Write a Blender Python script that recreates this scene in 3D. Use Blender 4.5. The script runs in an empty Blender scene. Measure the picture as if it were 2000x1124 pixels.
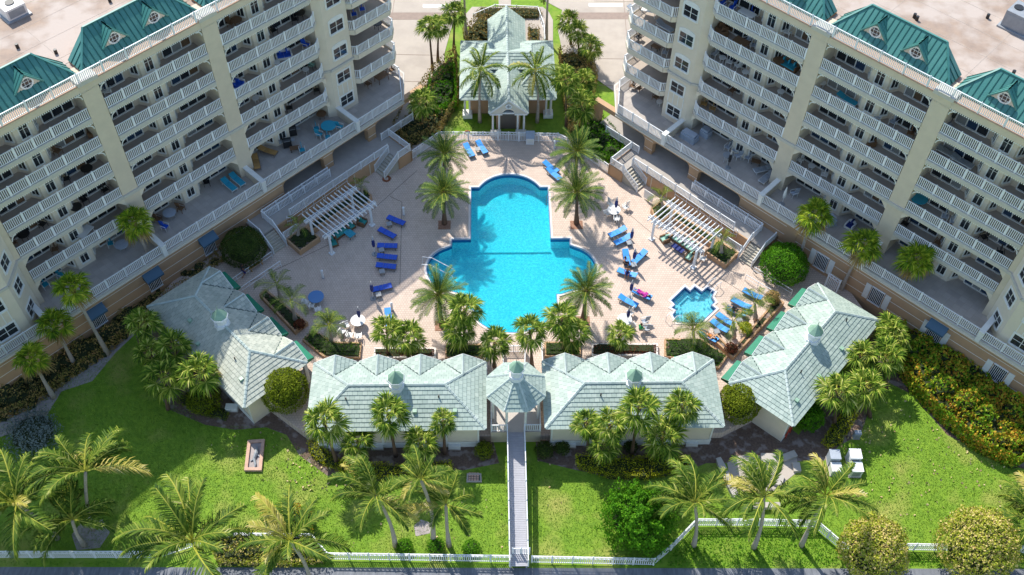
import bpy, math, random
from mathutils import Vector, Matrix
from mathutils.geometry import tessellate_polygon
R = math.radians
rnd = random.Random(7)
sc = bpy.context.scene
COL = sc.collection

# ------------------------------------------------------------------ camera, sky, sun, exposure
CAMZ, FPX, PITCH, ROLL = 75.0, 2035.45, R(51.532), R(1.1463)
def _rows():
    r = Vector((1, 0, 0)); f = Vector((0, math.cos(PITCH), -math.sin(PITCH))); d = -Vector((0, math.sin(PITCH), math.cos(PITCH)))
    c, s = math.cos(ROLL), math.sin(ROLL)
    return r*c - d*s, r*s + d*c, f
CR, CD, CF = _rows()
cam = bpy.data.cameras.new('camera'); cam.sensor_width = 36; cam.lens = 36*FPX/2000; cam.clip_end = 2000; cam.clip_start = 1
co = bpy.data.objects.new('camera', cam); COL.objects.link(co); sc.camera = co
m = Matrix.Identity(4)
for i, v in enumerate((CR, -CD, -CF)):
    for j in range(3): m[j][i] = v[j]
m[2][3] = CAMZ
co.matrix_world = m
SUN_EL = R(50.4); SDX, SDY = .503, -.864           # light travels towards +x, -y
world = bpy.data.worlds.new('World'); sc.world = world; world.use_nodes = True
nt = world.node_tree; bg = nt.nodes['Background']
sky = nt.nodes.new('ShaderNodeTexSky'); sky.sky_type = 'NISHITA'; sky.sun_disc = False
sky.sun_elevation = SUN_EL; sky.sun_rotation = math.atan2(-SDX, -SDY); sky.air_density = 1.2; sky.dust_density = .6
nt.links.new(sky.outputs[0], bg.inputs[0]); bg.inputs[1].default_value = .15
sun = bpy.data.lights.new('sun', 'SUN'); sun.energy = 3.9; sun.angle = R(.5); sun.color = (1, .95, .86)
so = bpy.data.objects.new('sun', sun); COL.objects.link(so)
so.rotation_euler = Vector((SDX, SDY, -math.tan(SUN_EL))).to_track_quat('-Z', 'Y').to_euler()
sc.view_settings.view_transform = 'Standard'; sc.view_settings.look = 'None'
sc.view_settings.exposure = .64; sc.view_settings.gamma = 1
sc.cycles.max_bounces = 6; sc.cycles.transparent_max_bounces = 10

# a map from a spot seen in the survey photograph to the real place at height z
def at(px, py, z=0):
    d = CR*((px-1000)/FPX) + CD*((py-562)/FPX) + CF
    t = (z-CAMZ)/d.z
    return Vector((d.x*t, d.y*t, z))

# ------------------------------------------------------------------ materials
MATS = {}
def mat(name, c1, c2=None, scale=3., rough=.7, bump=0., bscale=None, metal=0., island=None, transl=0., detail=6, spec=.5, stretch=None, alt=None):
    mt = bpy.data.materials.new(name); mt.use_nodes = True; MATS[name] = mt
    n = mt.node_tree.nodes; L = mt.node_tree.links; b = n['Principled BSDF']
    b.inputs['Roughness'].default_value = rough; b.inputs['Metallic'].default_value = metal
    b.inputs['Specular IOR Level'].default_value = spec
    c2 = c2 or c1
    ge = n.new('ShaderNodeNewGeometry')
    mp = n.new('ShaderNodeMapping'); L.new(ge.outputs['Position'], mp.inputs[0])
    if stretch: mp.inputs['Scale'].default_value = stretch
    no = n.new('ShaderNodeTexNoise'); no.inputs['Scale'].default_value = scale; no.inputs['Detail'].default_value = detail; no.inputs['Roughness'].default_value = .62
    L.new(mp.outputs[0], no.inputs[0])
    rp = n.new('ShaderNodeValToRGB'); rp.color_ramp.elements[0].position = .33; rp.color_ramp.elements[1].position = .67
    rp.color_ramp.elements[0].color = (*c1, 1); rp.color_ramp.elements[1].color = (*c2, 1)
    L.new(no.outputs[0], rp.inputs[0]); out = rp.outputs[0]
    if alt:       # big patches of a second colour: (colour, scale, low, high)
        n2 = n.new('ShaderNodeTexNoise'); n2.inputs['Scale'].default_value = alt[1]; n2.inputs['Detail'].default_value = 5
        L.new(ge.outputs['Position'], n2.inputs[0])
        r2 = n.new('ShaderNodeMapRange'); r2.inputs[1].default_value = alt[2]; r2.inputs[2].default_value = alt[3]; L.new(n2.outputs[0], r2.inputs[0])
        mx = n.new('ShaderNodeMixRGB'); L.new(r2.outputs[0], mx.inputs[0]); L.new(out, mx.inputs[1]); mx.inputs[2].default_value = (*alt[0], 1); out = mx.outputs[0]
    if island:    # each leaf / tile its own colour: list of (pos, colour)
        r3 = n.new('ShaderNodeValToRGB'); el = r3.color_ramp.elements
        while len(el) < len(island): el.new(.5)
        for e, (p, c) in zip(el, island): e.position = p; e.color = (*c, 1)
        ad = n.new('ShaderNodeMath'); ad.operation = 'MULTIPLY_ADD'; ad.inputs[1].default_value = .55
        nb = n.new('ShaderNodeMath'); nb.operation = 'MULTIPLY'; nb.inputs[1].default_value = .9
        sb = n.new('ShaderNodeMath'); sb.operation = 'SUBTRACT'; sb.inputs[1].default_value = .22
        L.new(no.outputs[0], nb.inputs[0]); L.new(nb.outputs[0], sb.inputs[0])
        L.new(ge.outputs['Random Per Island'], ad.inputs[0]); L.new(sb.outputs[0], ad.inputs[2])
        L.new(ad.outputs[0], r3.inputs[0]); out = r3.outputs[0]
    L.new(out, b.inputs['Base Color'])
    if bump:
        nb2 = n.new('ShaderNodeTexNoise'); nb2.inputs['Scale'].default_value = bscale or scale*4; nb2.inputs['Detail'].default_value = 4
        L.new(mp.outputs[0], nb2.inputs[0])
        bp = n.new('ShaderNodeBump'); bp.inputs['Strength'].default_value = bump; bp.inputs['Distance'].default_value = .05
        L.new(nb2.outputs[0], bp.inputs['Height']); L.new(bp.outputs[0], b.inputs['Normal'])
    if transl:
        o = n['Material Output']; tr = n.new('ShaderNodeBsdfTranslucent'); L.new(out, tr.inputs[0])
        ms = n.new('ShaderNodeMixShader'); ms.inputs[0].default_value = transl
        L.new(b.outputs[0], ms.inputs[1]); L.new(tr.outputs[0], ms.inputs[2]); L.new(ms.outputs[0], o.inputs[0])
    return mt
M_cream = mat('cream_stucco', (.64,.55,.42), (.58,.50,.385), 1.2, .85, .15, 20)
M_cream2 = mat('pale_stucco', (.69,.61,.49), (.64,.57,.455), 1.5, .85, .1, 20)
M_peach = mat('peach_stucco', (.50,.31,.175), (.44,.275,.16), .8, .85, .15, 20)
M_peachfl = mat('peach_ledge', (.50,.33,.23), (.42,.29,.21), 2, .8)
M_white = mat('white_paint', (.80,.81,.82), (.72,.74,.76), 2., .45)
M_trim = mat('white_trim', (.76,.76,.72), (.68,.68,.65), 2., .55)
M_groove = mat('groove_light', (.80,.76,.68), None, 2., .7)
M_glass = mat('dark_glass', (.012,.016,.022), (.03,.035,.04), .8, .06, spec=.6)
M_bfloor = mat('balcony_floor', (.44,.37,.31), (.38,.32,.27), 1., .75, .1)
M_tfloor = mat('terrace_tile', (.42,.38,.34), (.36,.33,.30), 1., .6, 0, island=[(0,(.36,.32,.29)),(1,(.50,.45,.40))])
M_slab = mat('slab_edge', (.55,.52,.45), (.48,.46,.42), 2., .7)
M_roofdeck = mat('flat_roof', (.36,.265,.20), (.27,.205,.165), .9, .85, .2, alt=((.44,.37,.32), .3, .44, .58))
M_gmetal = mat('green_metal', (.018,.17,.135), (.025,.205,.165), .6, .42, island=[(0,(.03,.14,.125)),(.5,(.05,.195,.175)),(1,(.09,.26,.23))])
M_seam = mat('seam_metal', (.012,.10,.08), None, 1, .4)
M_tile = mat('mint_tile', (.36,.46,.43), (.45,.54,.51), 1.2, .6, .1, island=[(0,(.26,.335,.295)),(.5,(.34,.42,.37)),(1,(.44,.51,.45))])
M_tilewarm = mat('warm_mint_tile', (.36,.46,.43), (.45,.54,.51), 1.2, .6, .1, island=[(0,(.30,.335,.28)),(.5,(.40,.425,.355)),(1,(.51,.525,.44))])  # mint tile in a warmer, less green tone
M_under = mat('roof_felt', (.055,.085,.08), None, 1, .9)
M_cap = mat('ridge_tile', (.40,.53,.47), (.50,.61,.55), 1.2, .55, island=[(0,(.34,.43,.40)),(1,(.54,.60,.57))])
M_copper = mat('rust_trim', (.50,.22,.06), (.40,.18,.06), 2, .6)
M_awn = mat('awning_green', (.0,.17,.09), (.0,.20,.11), 2, .6)
M_awnblue = mat('awning_blue', (.05,.11,.17), None, 2, .6)
M_conc = mat('concrete', (.44,.385,.33), (.38,.33,.285), .5, .85, .1, 15, alt=((.34,.295,.255), .25, .5, .75))
M_walk = mat('promenade_floor', (.42,.38,.34), (.36,.33,.30), 1.5, .85, .1)
M_stair = mat('stair_concrete', (.46,.42,.34), (.40,.36,.30), 2, .85)
M_brown = mat('brown_paving', (.30,.23,.19), (.25,.19,.16), 2, .85)
M_wood = mat('grey_decking', (.50,.50,.55), (.42,.42,.47), 2, .7, island=[(0,(.27,.27,.30)),(1,(.42,.42,.46))])
M_soil = mat('mulch', (.10,.065,.05), (.18,.12,.09), 6, .95, .5, alt=((.26,.21,.19), 1.3, .52, .62))
M_sand = mat('sandy_soil', (.30,.26,.25), (.42,.37,.35), 3, .95, .3)
M_gravel = mat('brown_gravel', (.22,.10,.06), (.42,.24,.16), 9, .9, .6)
M_path = mat('beach_path', (.11,.12,.14), (.20,.21,.235), 1.2, .8, .2, stretch=(3,.6,1))
M_grass = mat('lawn', (.115,.225,.012), (.19,.315,.018), 2.2, .9, .8, 14, detail=10, alt=((.31,.32,.07), .3, .50, .72))
M_blade = mat('grass_blade', (.06,.15,.015), (.12,.24,.03), 1.5, .7, island=[(0,(.06,.15,.010)),(.45,(.15,.29,.018)),(.8,(.26,.40,.035)),(1,(.40,.42,.11))], transl=.25)
M_litter = mat('dry_leaf', (.5,.4,.2), None, 1, .8, island=[(0,(.35,.22,.10)),(1,(.70,.60,.32))])
LEAF = lambda n, cols, t=.3, s=.6: mat(n, cols[0], cols[1], s, .6, spec=.12, island=[(i/(len(cols)-1), c) for i, c in enumerate(cols)], transl=t)
M_coco = LEAF('coconut_leaf', [(.010,.028,.005),(.03,.075,.008),(.075,.135,.012),(.20,.25,.03),(.55,.50,.22)], .10)
M_cocod = LEAF('dry_frond', [(.14,.13,.02),(.34,.30,.05),(.50,.42,.12),(.62,.54,.34)], .12)
M_date = LEAF('date_leaf', [(.015,.045,.010),(.045,.105,.02),(.12,.19,.035),(.34,.36,.10)], .10)
M_fan = LEAF('fan_leaf', [(.010,.03,.004),(.05,.11,.010),(.16,.25,.02),(.48,.50,.09),(.64,.60,.30)], .12)
M_wash = LEAF('washingtonia_leaf', [(.02,.055,.005),(.10,.19,.010),(.30,.38,.02),(.60,.58,.07)], .15)
M_beard = LEAF('dead_fan', [(.16,.10,.03),(.30,.20,.07),(.44,.33,.15)], .1)
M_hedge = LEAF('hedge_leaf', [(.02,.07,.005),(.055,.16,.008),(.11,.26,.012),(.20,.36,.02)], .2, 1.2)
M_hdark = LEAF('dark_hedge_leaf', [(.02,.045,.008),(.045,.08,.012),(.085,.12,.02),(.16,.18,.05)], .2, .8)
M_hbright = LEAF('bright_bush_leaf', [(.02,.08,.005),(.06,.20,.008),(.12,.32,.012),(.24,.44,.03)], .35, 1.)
M_olive = LEAF('olive_bush_leaf', [(.05,.09,.006),(.13,.18,.010),(.24,.29,.015),(.36,.39,.04)], .35, 1.)
M_yell = LEAF('yellow_hedge_leaf', [(.14,.20,.006),(.36,.40,.010),(.58,.58,.03),(.75,.70,.08)], .3, 1.4)
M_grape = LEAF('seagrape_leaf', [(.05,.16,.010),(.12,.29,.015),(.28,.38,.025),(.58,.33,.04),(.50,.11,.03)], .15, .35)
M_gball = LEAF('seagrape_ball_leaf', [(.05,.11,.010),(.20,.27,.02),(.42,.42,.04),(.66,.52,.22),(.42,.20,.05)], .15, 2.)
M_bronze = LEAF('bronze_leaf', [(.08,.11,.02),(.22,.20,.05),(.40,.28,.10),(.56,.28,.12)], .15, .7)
M_croton = LEAF('croton_leaf', [(.03,.02,.012),(.12,.03,.02),(.24,.07,.03),(.34,.26,.12)], .2, 2)
M_silver = LEAF('silver_leaf', [(.10,.14,.13),(.18,.23,.21),(.30,.35,.33)], .2)
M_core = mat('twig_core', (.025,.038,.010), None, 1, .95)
M_trunk = mat('palm_bark', (.34,.28,.23), (.48,.42,.36), 3, .9, .6, 12, stretch=(1,1,5))
M_trunkd = mat('dark_palm_bark', (.10,.06,.04), (.17,.10,.06), 5, .9, .8, 14, stretch=(1,1,4))
M_blue = mat('blue_sling', (.005,.075,.50), (.01,.09,.55), 2, .6)
M_lblue = mat('light_blue_sling', (.03,.27,.72), (.04,.31,.78), 2, .55)
M_teal = mat('teal_cushion', (.02,.24,.22), (.03,.28,.26), 2, .7)
M_mint = mat('mint_cushion', (.30,.52,.42), None, 2, .7)
M_turq = mat('turquoise_cloth', (.02,.30,.42), None, 2, .6)
M_navy = mat('navy_cloth', (.01,.025,.16), None, 2, .7)
M_wick = mat('brown_wicker', (.14,.075,.035), (.20,.11,.055), 12, .7, .4)
M_tan = mat('tan_sling', (.42,.24,.08), None, 4, .7)
M_blk = mat('black_metal', (.015,.015,.017), None, 2, .45)
M_grey = mat('grey_metal', (.30,.32,.34), (.24,.26,.28), 3, .45)
M_greycl = mat('grey_cover', (.38,.42,.48), (.32,.36,.42), 3, .8, .5, 5)
M_pvc = mat('white_plastic', (.70,.70,.68), None, 2, .4)
M_frame = mat('bronze_frame', (.16,.13,.11), None, 2, .5)
M_stone = mat('white_stone', (.46,.42,.37), (.38,.35,.31), 2, .7)
M_red = mat('red_paint', (.40,.04,.02), None, 2, .5)
M_pinkbrick = mat('pink_frame', (.60,.38,.28), (.48,.30,.22), 3, .8, .3)
M_skin = mat('skin', (.52,.28,.17), None, 2, .5)
M_skint = mat('tanned_skin', (.36,.16,.09), None, 2, .5)
M_hair = mat('dark_hair', (.03,.018,.01), None, 2, .6)
M_mag = mat('magenta_cloth', (.50,.03,.30), None, 2, .7)
M_grn = mat('green_shirt', (.02,.36,.10), None, 2, .7)
M_orange = mat('orange_cloth', (.60,.20,.03), None, 2, .7)
M_hose = mat('hose', (.30,.09,.03), None, 2, .5)

def paver_mat():
    mt = mat('brick_pavers', (.57,.46,.38), (.65,.53,.44), .7, .8)
    n = mt.node_tree.nodes; L = mt.node_tree.links; b = n['Principled BSDF']
    ge = n.new('ShaderNodeNewGeometry'); mp = n.new('ShaderNodeMapping'); mp.inputs['Rotation'].default_value[2] = R(-2)
    L.new(ge.outputs['Position'], mp.inputs[0])
    br = n.new('ShaderNodeTexBrick'); br.inputs['Scale'].default_value = 1; br.inputs['Brick Width'].default_value = .24; br.inputs['Row Height'].default_value = .24
    br.inputs['Mortar Size'].default_value = .022; br.inputs['Mortar Smooth'].default_value = .5; br.offset = .5
    br.inputs['Color1'].default_value = (1,1,1,1); br.inputs['Color2'].default_value = (.90,.88,.87,1); br.inputs['Mortar'].default_value = (.68,.63,.61,1)
    L.new(mp.outputs[0], br.inputs[0])
    old = b.inputs['Base Color'].links[0].from_socket
    mx = n.new('ShaderNodeMixRGB'); mx.blend_type = 'MULTIPLY'; mx.inputs[0].default_value = 1
    L.new(old, mx.inputs[1]); L.new(br.outputs[0], mx.inputs[2]); L.new(mx.outputs[0], b.inputs['Base Color'])
    bp = n.new('ShaderNodeBump'); bp.inputs['Strength'].default_value = .4; bp.inputs['Distance'].default_value = .01
    L.new(br.outputs[1], bp.inputs['Height']); bp.invert = True; L.new(bp.outputs[0], b.inputs['Normal'])
    return mt
M_paver = paver_mat()
def water_mat(name, tint, bs=2.2, strength=.35):
    mt = bpy.data.materials.new(name); mt.use_nodes = True; n = mt.node_tree.nodes; L = mt.node_tree.links
    n.remove(n['Principled BSDF']); o = n['Material Output']
    t = n.new('ShaderNodeBsdfTransparent'); t.inputs[0].default_value = (*tint, 1)
    g = n.new('ShaderNodeBsdfGlossy'); g.inputs['Roughness'].default_value = .08
    fr = n.new('ShaderNodeFresnel'); fr.inputs[0].default_value = 1.33
    ms = n.new('ShaderNodeMixShader'); L.new(fr.outputs[0], ms.inputs[0]); L.new(t.outputs[0], ms.inputs[1]); L.new(g.outputs[0], ms.inputs[2]); L.new(ms.outputs[0], o.inputs[0])
    ge = n.new('ShaderNodeNewGeometry')
    no = n.new('ShaderNodeTexNoise'); no.inputs['Scale'].default_value = bs*3.2; no.inputs['Detail'].default_value = 4; no.inputs['Roughness'].default_value = .6; L.new(ge.outputs['Position'], no.inputs[0])
    bp = n.new('ShaderNodeBump'); bp.inputs['Strength'].default_value = strength; bp.inputs['Distance'].default_value = .22
    L.new(no.outputs[0], bp.inputs['Height']); L.new(bp.outputs[0], g.inputs['Normal']); L.new(bp.outputs[0], fr.inputs['Normal'])
    return mt
M_water = water_mat('pool_water', (.26,.92,.98), 2.6, .8)
M_spaw = water_mat('spa_water', (.55,.93,.97), 3.5, .6)
M_plaster = mat('pool_plaster', (.30,.68,.80), (.85,.99,.99), 6.5, .7, 0, detail=10)  # pebble speckle, its pale contrast also painted in for glitter on the water
M_pooltile = mat('pool_tile', (.02,.10,.30), (.03,.14,.38), 8, .3)
M_coping = mat('coping', (.72,.66,.60), (.66,.60,.55), 2, .7)

# ------------------------------------------------------------------ mesh helpers
class Fr:
    def __init__(s, ox, oy, ux, uy, vx=None, vy=None, z=0):
        s.z = z
        l = math.hypot(ux, uy); ux /= l; uy /= l
        if vx is None: vx, vy = -uy, ux
        l = math.hypot(vx, vy); s.o = (ox, oy); s.u = (ux, uy); s.v = (vx/l, vy/l); s.flip = (ux*vy-uy*vx) < 0
    def w(s, a, b, z=0): return Vector((s.o[0]+a*s.u[0]+b*s.v[0], s.o[1]+a*s.u[1]+b*s.v[1], z+s.z))
WF = Fr(0, 0, 1, 0)
class MB:
    def __init__(s, fr=WF): s.V = []; s.F = []; s.I = []; s.fr = fr; s.m = 0
    def face(s, pts, conv=True):
        n = len(s.V); s.V += [s.fr.w(*p) for p in pts] if conv else [Vector(p) for p in pts]
        f = list(range(n, n+len(pts)))
        s.F.append(f[::-1] if (conv and s.fr.flip) else f); s.I.append(s.m)
    def prism(s, pts, z0, z1, top=None, bottom=True):
        """pts: plan polygon, counter-clockwise in the frame; z0/z1 numbers"""
        n = len(pts); A = [s.fr.w(p[0], p[1], z0) for p in pts]; B = [s.fr.w(p[0], p[1], z1) for p in pts]
        area = sum(A[i].x*A[(i+1) % n].y-A[(i+1) % n].x*A[i].y for i in range(n))
        if area < 0: A.reverse(); B.reverse()
        k = len(s.V); s.V += A+B
        for i in range(n):
            j = (i+1) % n; s.F.append([k+i, k+j, k+n+j, k+n+i]); s.I.append(s.m)
        if n <= 4: tris = [list(range(n))]
        else: tris = tessellate_polygon([B])
        up = []
        for t in tris:
            t = list(t); a, b, c = B[t[0]], B[t[1]], B[t[2]]
            if ((b-a).cross(c-a)).z < 0: t.reverse()
            up.append(t)
        for t in up: s.F.append([k+n+i for i in t]); s.I.append(s.m)
        if bottom:
            for t in up: s.F.append([k+i for i in reversed(t)]); s.I.append(s.m)
    def box(s, a0, a1, b0, b1, z0, z1): s.prism([(a0,b0),(a1,b0),(a1,b1),(a0,b1)], z0, z1)
    def bar(s, p, q, w, h, conv=True):
        """rectangular bar between two points, w horizontal, h vertical, centred"""
        p = s.fr.w(*p) if conv else Vector(p); q = s.fr.w(*q) if conv else Vector(q)
        d = (q-p).normalized(); up = Vector((0,0,1)) if abs(d.z) < .95 else Vector((1,0,0))
        sd = d.cross(up).normalized(); u2 = sd.cross(d)
        k = len(s.V)
        for c in (p, q):
            for a, b in ((-1,-1),(1,-1),(1,1),(-1,1)): s.V.append(c+sd*(a*w/2)+u2*(b*h/2))
        for i in range(4):
            j = (i+1) % 4; s.F.append([k+i, k+4+i, k+4+j, k+j]); s.I.append(s.m)
        s.F.append([k, k+1, k+2, k+3]); s.F.append([k+7, k+6, k+5, k+4]); s.I += [s.m]*2
    def tube(s, pts, rad, n=8, conv=False, cap=True):
        pts = [s.fr.w(*p) if conv else Vector(p) for p in pts]
        if not hasattr(rad, '__len__'): rad = [rad]*len(pts)
        k = len(s.V); N = len(pts)
        for i, p in enumerate(pts):
            d = (pts[min(i+1, N-1)]-pts[max(i-1, 0)]).normalized(); up = Vector((0,0,1)) if abs(d.z) < .9 else Vector((1,0,0))
            a = d.cross(up).normalized(); b = a.cross(d)
            for j in range(n):
                t = 2*math.pi*j/n; s.V.append(p+a*(rad[i]*math.cos(t))+b*(rad[i]*math.sin(t)))
        for i in range(N-1):
            for j in range(n):
                j2 = (j+1) % n; s.F.append([k+i*n+j, k+i*n+j2, k+(i+1)*n+j2, k+(i+1)*n+j]); s.I.append(s.m)
        if cap:
            s.F.append([k+j for j in range(n)][::-1]); s.F.append([k+(N-1)*n+j for j in range(n)]); s.I += [s.m]*2
    def cone(s, c, r0, r1, z0, z1, n=8, rot=0):
        """c local plan centre; frustum"""
        pts = []
        k = len(s.V)
        for r, z in ((r0, z0), (r1, z1)):
            for j in range(n):
                t = rot+2*math.pi*j/n; s.V.append(s.fr.w(c[0]+r*math.cos(t), c[1]+r*math.sin(t), z))
        for j in range(n):
            j2 = (j+1) % n; f = [k+j, k+j2, k+n+j2, k+n+j]; s.F.append(f[::-1] if s.fr.flip else f); s.I.append(s.m)
        a = [k+j for j in range(n)]; b = [k+n+j for j in range(n)]
        if s.fr.flip: s.F += [a, b[::-1]]
        else: s.F += [a[::-1], b]
        s.I += [s.m]*2
def mesh(name, mb, mats, org=Vector((0,0,0)), smooth=False):
    me = bpy.data.meshes.new(name); me.from_pydata([v-org for v in mb.V], [], mb.F)
    if not isinstance(mats, (list, tuple)): mats = [mats]
    for x in mats: me.materials.append(x)
    if len(mats) > 1: me.polygons.foreach_set('material_index', mb.I)
    if smooth: me.polygons.foreach_set('use_smooth', [True]*len(me.polygons))
    me.update(); return me
ORG = {}
def obj(name, mb, mats, parent=None, smooth=False, stuff=False, label=None):
    """a mesh object; under a parent it shares the parent's origin"""
    if not mb.F: return None
    if parent is not None: org = ORG[parent.name]
    else:
        n = len(mb.V); org = Vector((sum(v.x for v in mb.V)/n, sum(v.y for v in mb.V)/n, min(v.z for v in mb.V)))
    o = bpy.data.objects.new(name, mesh(name, mb, mats, org, smooth)); COL.objects.link(o)
    if parent is not None: o.parent = parent
    else: o.location = org
    ORG[o.name] = org
    if stuff: o['kind'] = 'stuff'
    if label: o['label'] = label
    return o
def tag(o, label, cat=None, group=None, kind=None):
    o['label'] = label
    if cat: o['category'] = cat
    if group: o['group'] = group
    if kind: o['kind'] = kind
    return o
def empty(name, loc, label, cat, group=None, rz=0, scale=1):
    o = bpy.data.objects.new(name, None); COL.objects.link(o); o.location = loc; o.rotation_euler[2] = rz; o.scale = (scale,)*3
    ORG[o.name] = Vector(loc); return tag(o, label, cat, group)
def setting(name, mb, m, label=None):
    o = obj(name, mb, m); o['kind'] = 'structure'
    if label: o['label'] = label
    return o

# ------------------------------------------------------------------ frames of the place
_a, _b = R(46.934), R(-42.955)
def bframe(ux, uy, vx, vy, du, v0): return Fr(ux*du+vx*v0, uy*du+vy*v0, ux, uy, vx, vy)
FL = bframe(-math.cos(_a), -math.sin(_a), math.sin(_a), -math.cos(_a), 0, -65.9)
FR = bframe(math.cos(_b), math.sin(_b), math.sin(_b), -math.cos(_b), 4.45, -67.5)
FC = Fr(2.08, 0, math.cos(R(2)), math.sin(R(2)))
def px_poly(pts, z=0): return [tuple(at(x, y, z)[:2]) for x, y in pts]

# ------------------------------------------------------------------ ground sheets
GZ = -.85
def sheet(name, pts, z, m, thick=None, label=None, fr=WF):
    b = MB(fr); b.prism(pts, z-(thick or .3), z, bottom=False); return setting(name, b, m, label)
sheet('far_ground', [(-400,76),(400,76),(400,700),(-400,700)], -.08, M_grass, 1.0)
# pool outlines in the FC frame
def arc(cx, cy, r, a0, a1, n, ry=None):
    ry = ry or r
    return [(cx+r*math.cos(R(a0+(a1-a0)*i/n)), cy+ry*math.sin(R(a0+(a1-a0)*i/n))) for i in range(n+1)]
right = [(3.85,72.35),(3.85,65.55),(5.65,65.55),(5.65,64.75)] + arc(5.2,61.9,2.75,80,-55,14)[1:] + [(4.45,58.75),(4.1,58.75),(4.1,57.15),(3.55,57.0)]
bottom = arc(0,56.8,3.45,-4,-176,20,2.35)
left = [(-x, y) for x, y in reversed(right)]
POOL = [(3.05,72.35)] + right + bottom + left + [(-3.05,72.35)] + arc(0,70.7,3.45,151,29,16)[1:-1]
SPA = [at(*p) for p in ((1310,588),(1338,561),(1348,569),(1357,560),(1371,570),(1382,561),(1396,571),(1391,580),(1397,591),(1390,597),(1399,604),(1369,632),(1322,631),(1313,616),(1320,607),(1311,602),(1318,596))]
SPA = [tuple(p[:2]) for p in SPA]
deckp = [FL.w(-50.2,2.4), FL.w(-30.0,2.4), FL.w(-22.5,2.4), at(292,598,0), at(430,722,0), at(520,790,0), at(600,850,0), at(948,852,0), at(1064,850,0), at(1410,846,0),
         at(1500,800,0), at(1650,700,0), at(1712,640,0), FR.w(-22.5,2.4), FR.w(-48.0,2.4), at(1095,262,0), at(852,262,0)]
def offset(poly, d):
    n = len(poly); ar = sum(poly[i][0]*poly[(i+1) % n][1]-poly[(i+1) % n][0]*poly[i][1] for i in range(n)); sg = 1 if ar > 0 else -1
    out = []
    for i in range(n):
        p0, p1, p2 = Vector(poly[i-1][:2]), Vector(poly[i][:2]), Vector(poly[(i+1) % n][:2])
        e1 = (p1-p0).normalized(); e2 = (p2-p1).normalized(); n1 = Vector((e1.y, -e1.x))*sg; n2 = Vector((e2.y, -e2.x))*sg
        bs = (n1+n2); l = bs.length; bs = bs/l if l > .2 else n1
        c = max(.5, bs.dot(n1)); out.append(tuple(p1+bs*(d/c)))
    return out
def holed(name, outer, holes, z, m, label=None):
    loops = [[Vector((p[0], p[1], z)) for p in outer]] + [[Vector((p[0], p[1], z)) for p in h] for h in holes]
    flat = [p for l in loops for p in l]; me = MB()
    me.V = list(flat)
    for t in tessellate_polygon(loops):
        a, bb, c = (flat[i] for i in t); t = list(t)
        if ((bb-a).cross(c-a)).z < 0: t.reverse()
        me.F.append(t); me.I.append(0)
    n = len(loops[0])
    k = len(me.V); me.V += [Vector((p[0], p[1], z-1.2)) for p in outer]
    for i in range(n): me.F.append([k+i, k+(i+1) % n, (i+1) % n, i]); me.I.append(0)
    return setting(name, me, m, label)
POOLW = [tuple(FC.w(*p)[:2]) for p in POOL]
holed('lawn', [(-400,-200),(400,-200),(400,130),(-400,130)], [offset([tuple(p[:2]) for p in deckp], -.25)], GZ, M_grass)
holed('pool_deck', [tuple(p[:2]) for p in deckp], [POOLW, SPA], 0, M_paver)
def ring(mb, inner, outer, z0, z1):
    n = len(inner)
    for i in range(n):
        j = (i+1) % n; a, b_, c, d = inner[i], inner[j], outer[j], outer[i]
        P = lambda p, z: (p[0], p[1], z)
        mb.face([P(a,z1),P(b_,z1),P(c,z1),P(d,z1)]); mb.face([P(a,z0),P(b_,z0),P(b_,z1),P(a,z1)]); mb.face([P(d,z1),P(c,z1),P(c,z0),P(d,z0)])
def basin(name, poly, zw, zf, label, cat, watm, extra=None):
    t = empty(name, (sum(p[0] for p in poly)/len(poly), sum(p[1] for p in poly)/len(poly), zf), label, cat)
    b = MB(); ring(b, offset(poly, -.06), offset(poly, .20), -.02, .07); obj('coping', b, M_coping, t)
    b = MB(); n = len(poly); tl = offset(poly, -.05)
    ring(b, tl, offset(poly, -.0), -.42, .085); obj('tile_band', b, M_pooltile, t)
    b = MB()
    for i in range(n):
        j = (i+1) % n; b.face([(*poly[i], zf),(*poly[j], zf),(*poly[j], -.40),(*poly[i], -.40)])
    L0 = [Vector((p[0], p[1], zf)) for p in poly]
    for tr in tessellate_polygon([L0]): b.face([tuple(L0[i]) for i in tr])
    obj('basin', b, M_plaster, t)
    b = MB(); L0 = [Vector((p[0], p[1], zw)) for p in offset(poly, -.05)]
    for tr in tessellate_polygon([L0]):
        p = [L0[i] for i in tr]
        if ((p[1]-p[0]).cross(p[2]-p[0])).z < 0: p.reverse()
        b.face([tuple(q) for q in p])
    w = obj('water', b, watm, t)
    return t
pool = basin('swimming_pool', POOLW, -.16, -1.45, 'keyhole shaped swimming pool with round lobes and bright blue water', 'swimming pool', M_water)
b = MB(FC)
for i in range(4):      # entry steps in the left lobe, shelf line across the middle
    b.prism(arc(-6.6,62.0,2.3-.42*i,95,265,12), -1.45, -.42-.26*i)
obj('step', b, M_plaster, pool)
b = MB(FC); b.box(-3.85,3.85,64.95,65.1,-1.45,-1.28); obj('ledge', b, M_plaster, pool)
spa = basin('spa_pool', SPA, -.10, -.78, 'small zigzag edged spa pool with blue tile steps', 'spa', M_spaw)
b = MB(FR)
sc_ = sum(p[0] for p in SPA)/len(SPA), sum(p[1] for p in SPA)/len(SPA)
b = MB(); n_ = len(SPA)
for k_, (sh, zt) in enumerate(((.80, -.34), (.60, -.56))):
    inn = [(sc_[0]+(p[0]-sc_[0])*sh, sc_[1]+(p[1]-sc_[1])*sh) for p in SPA]
    ring(b, inn, offset(SPA, -.02), -.78, zt)
obj('bench_step', b, M_plaster, spa)
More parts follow.
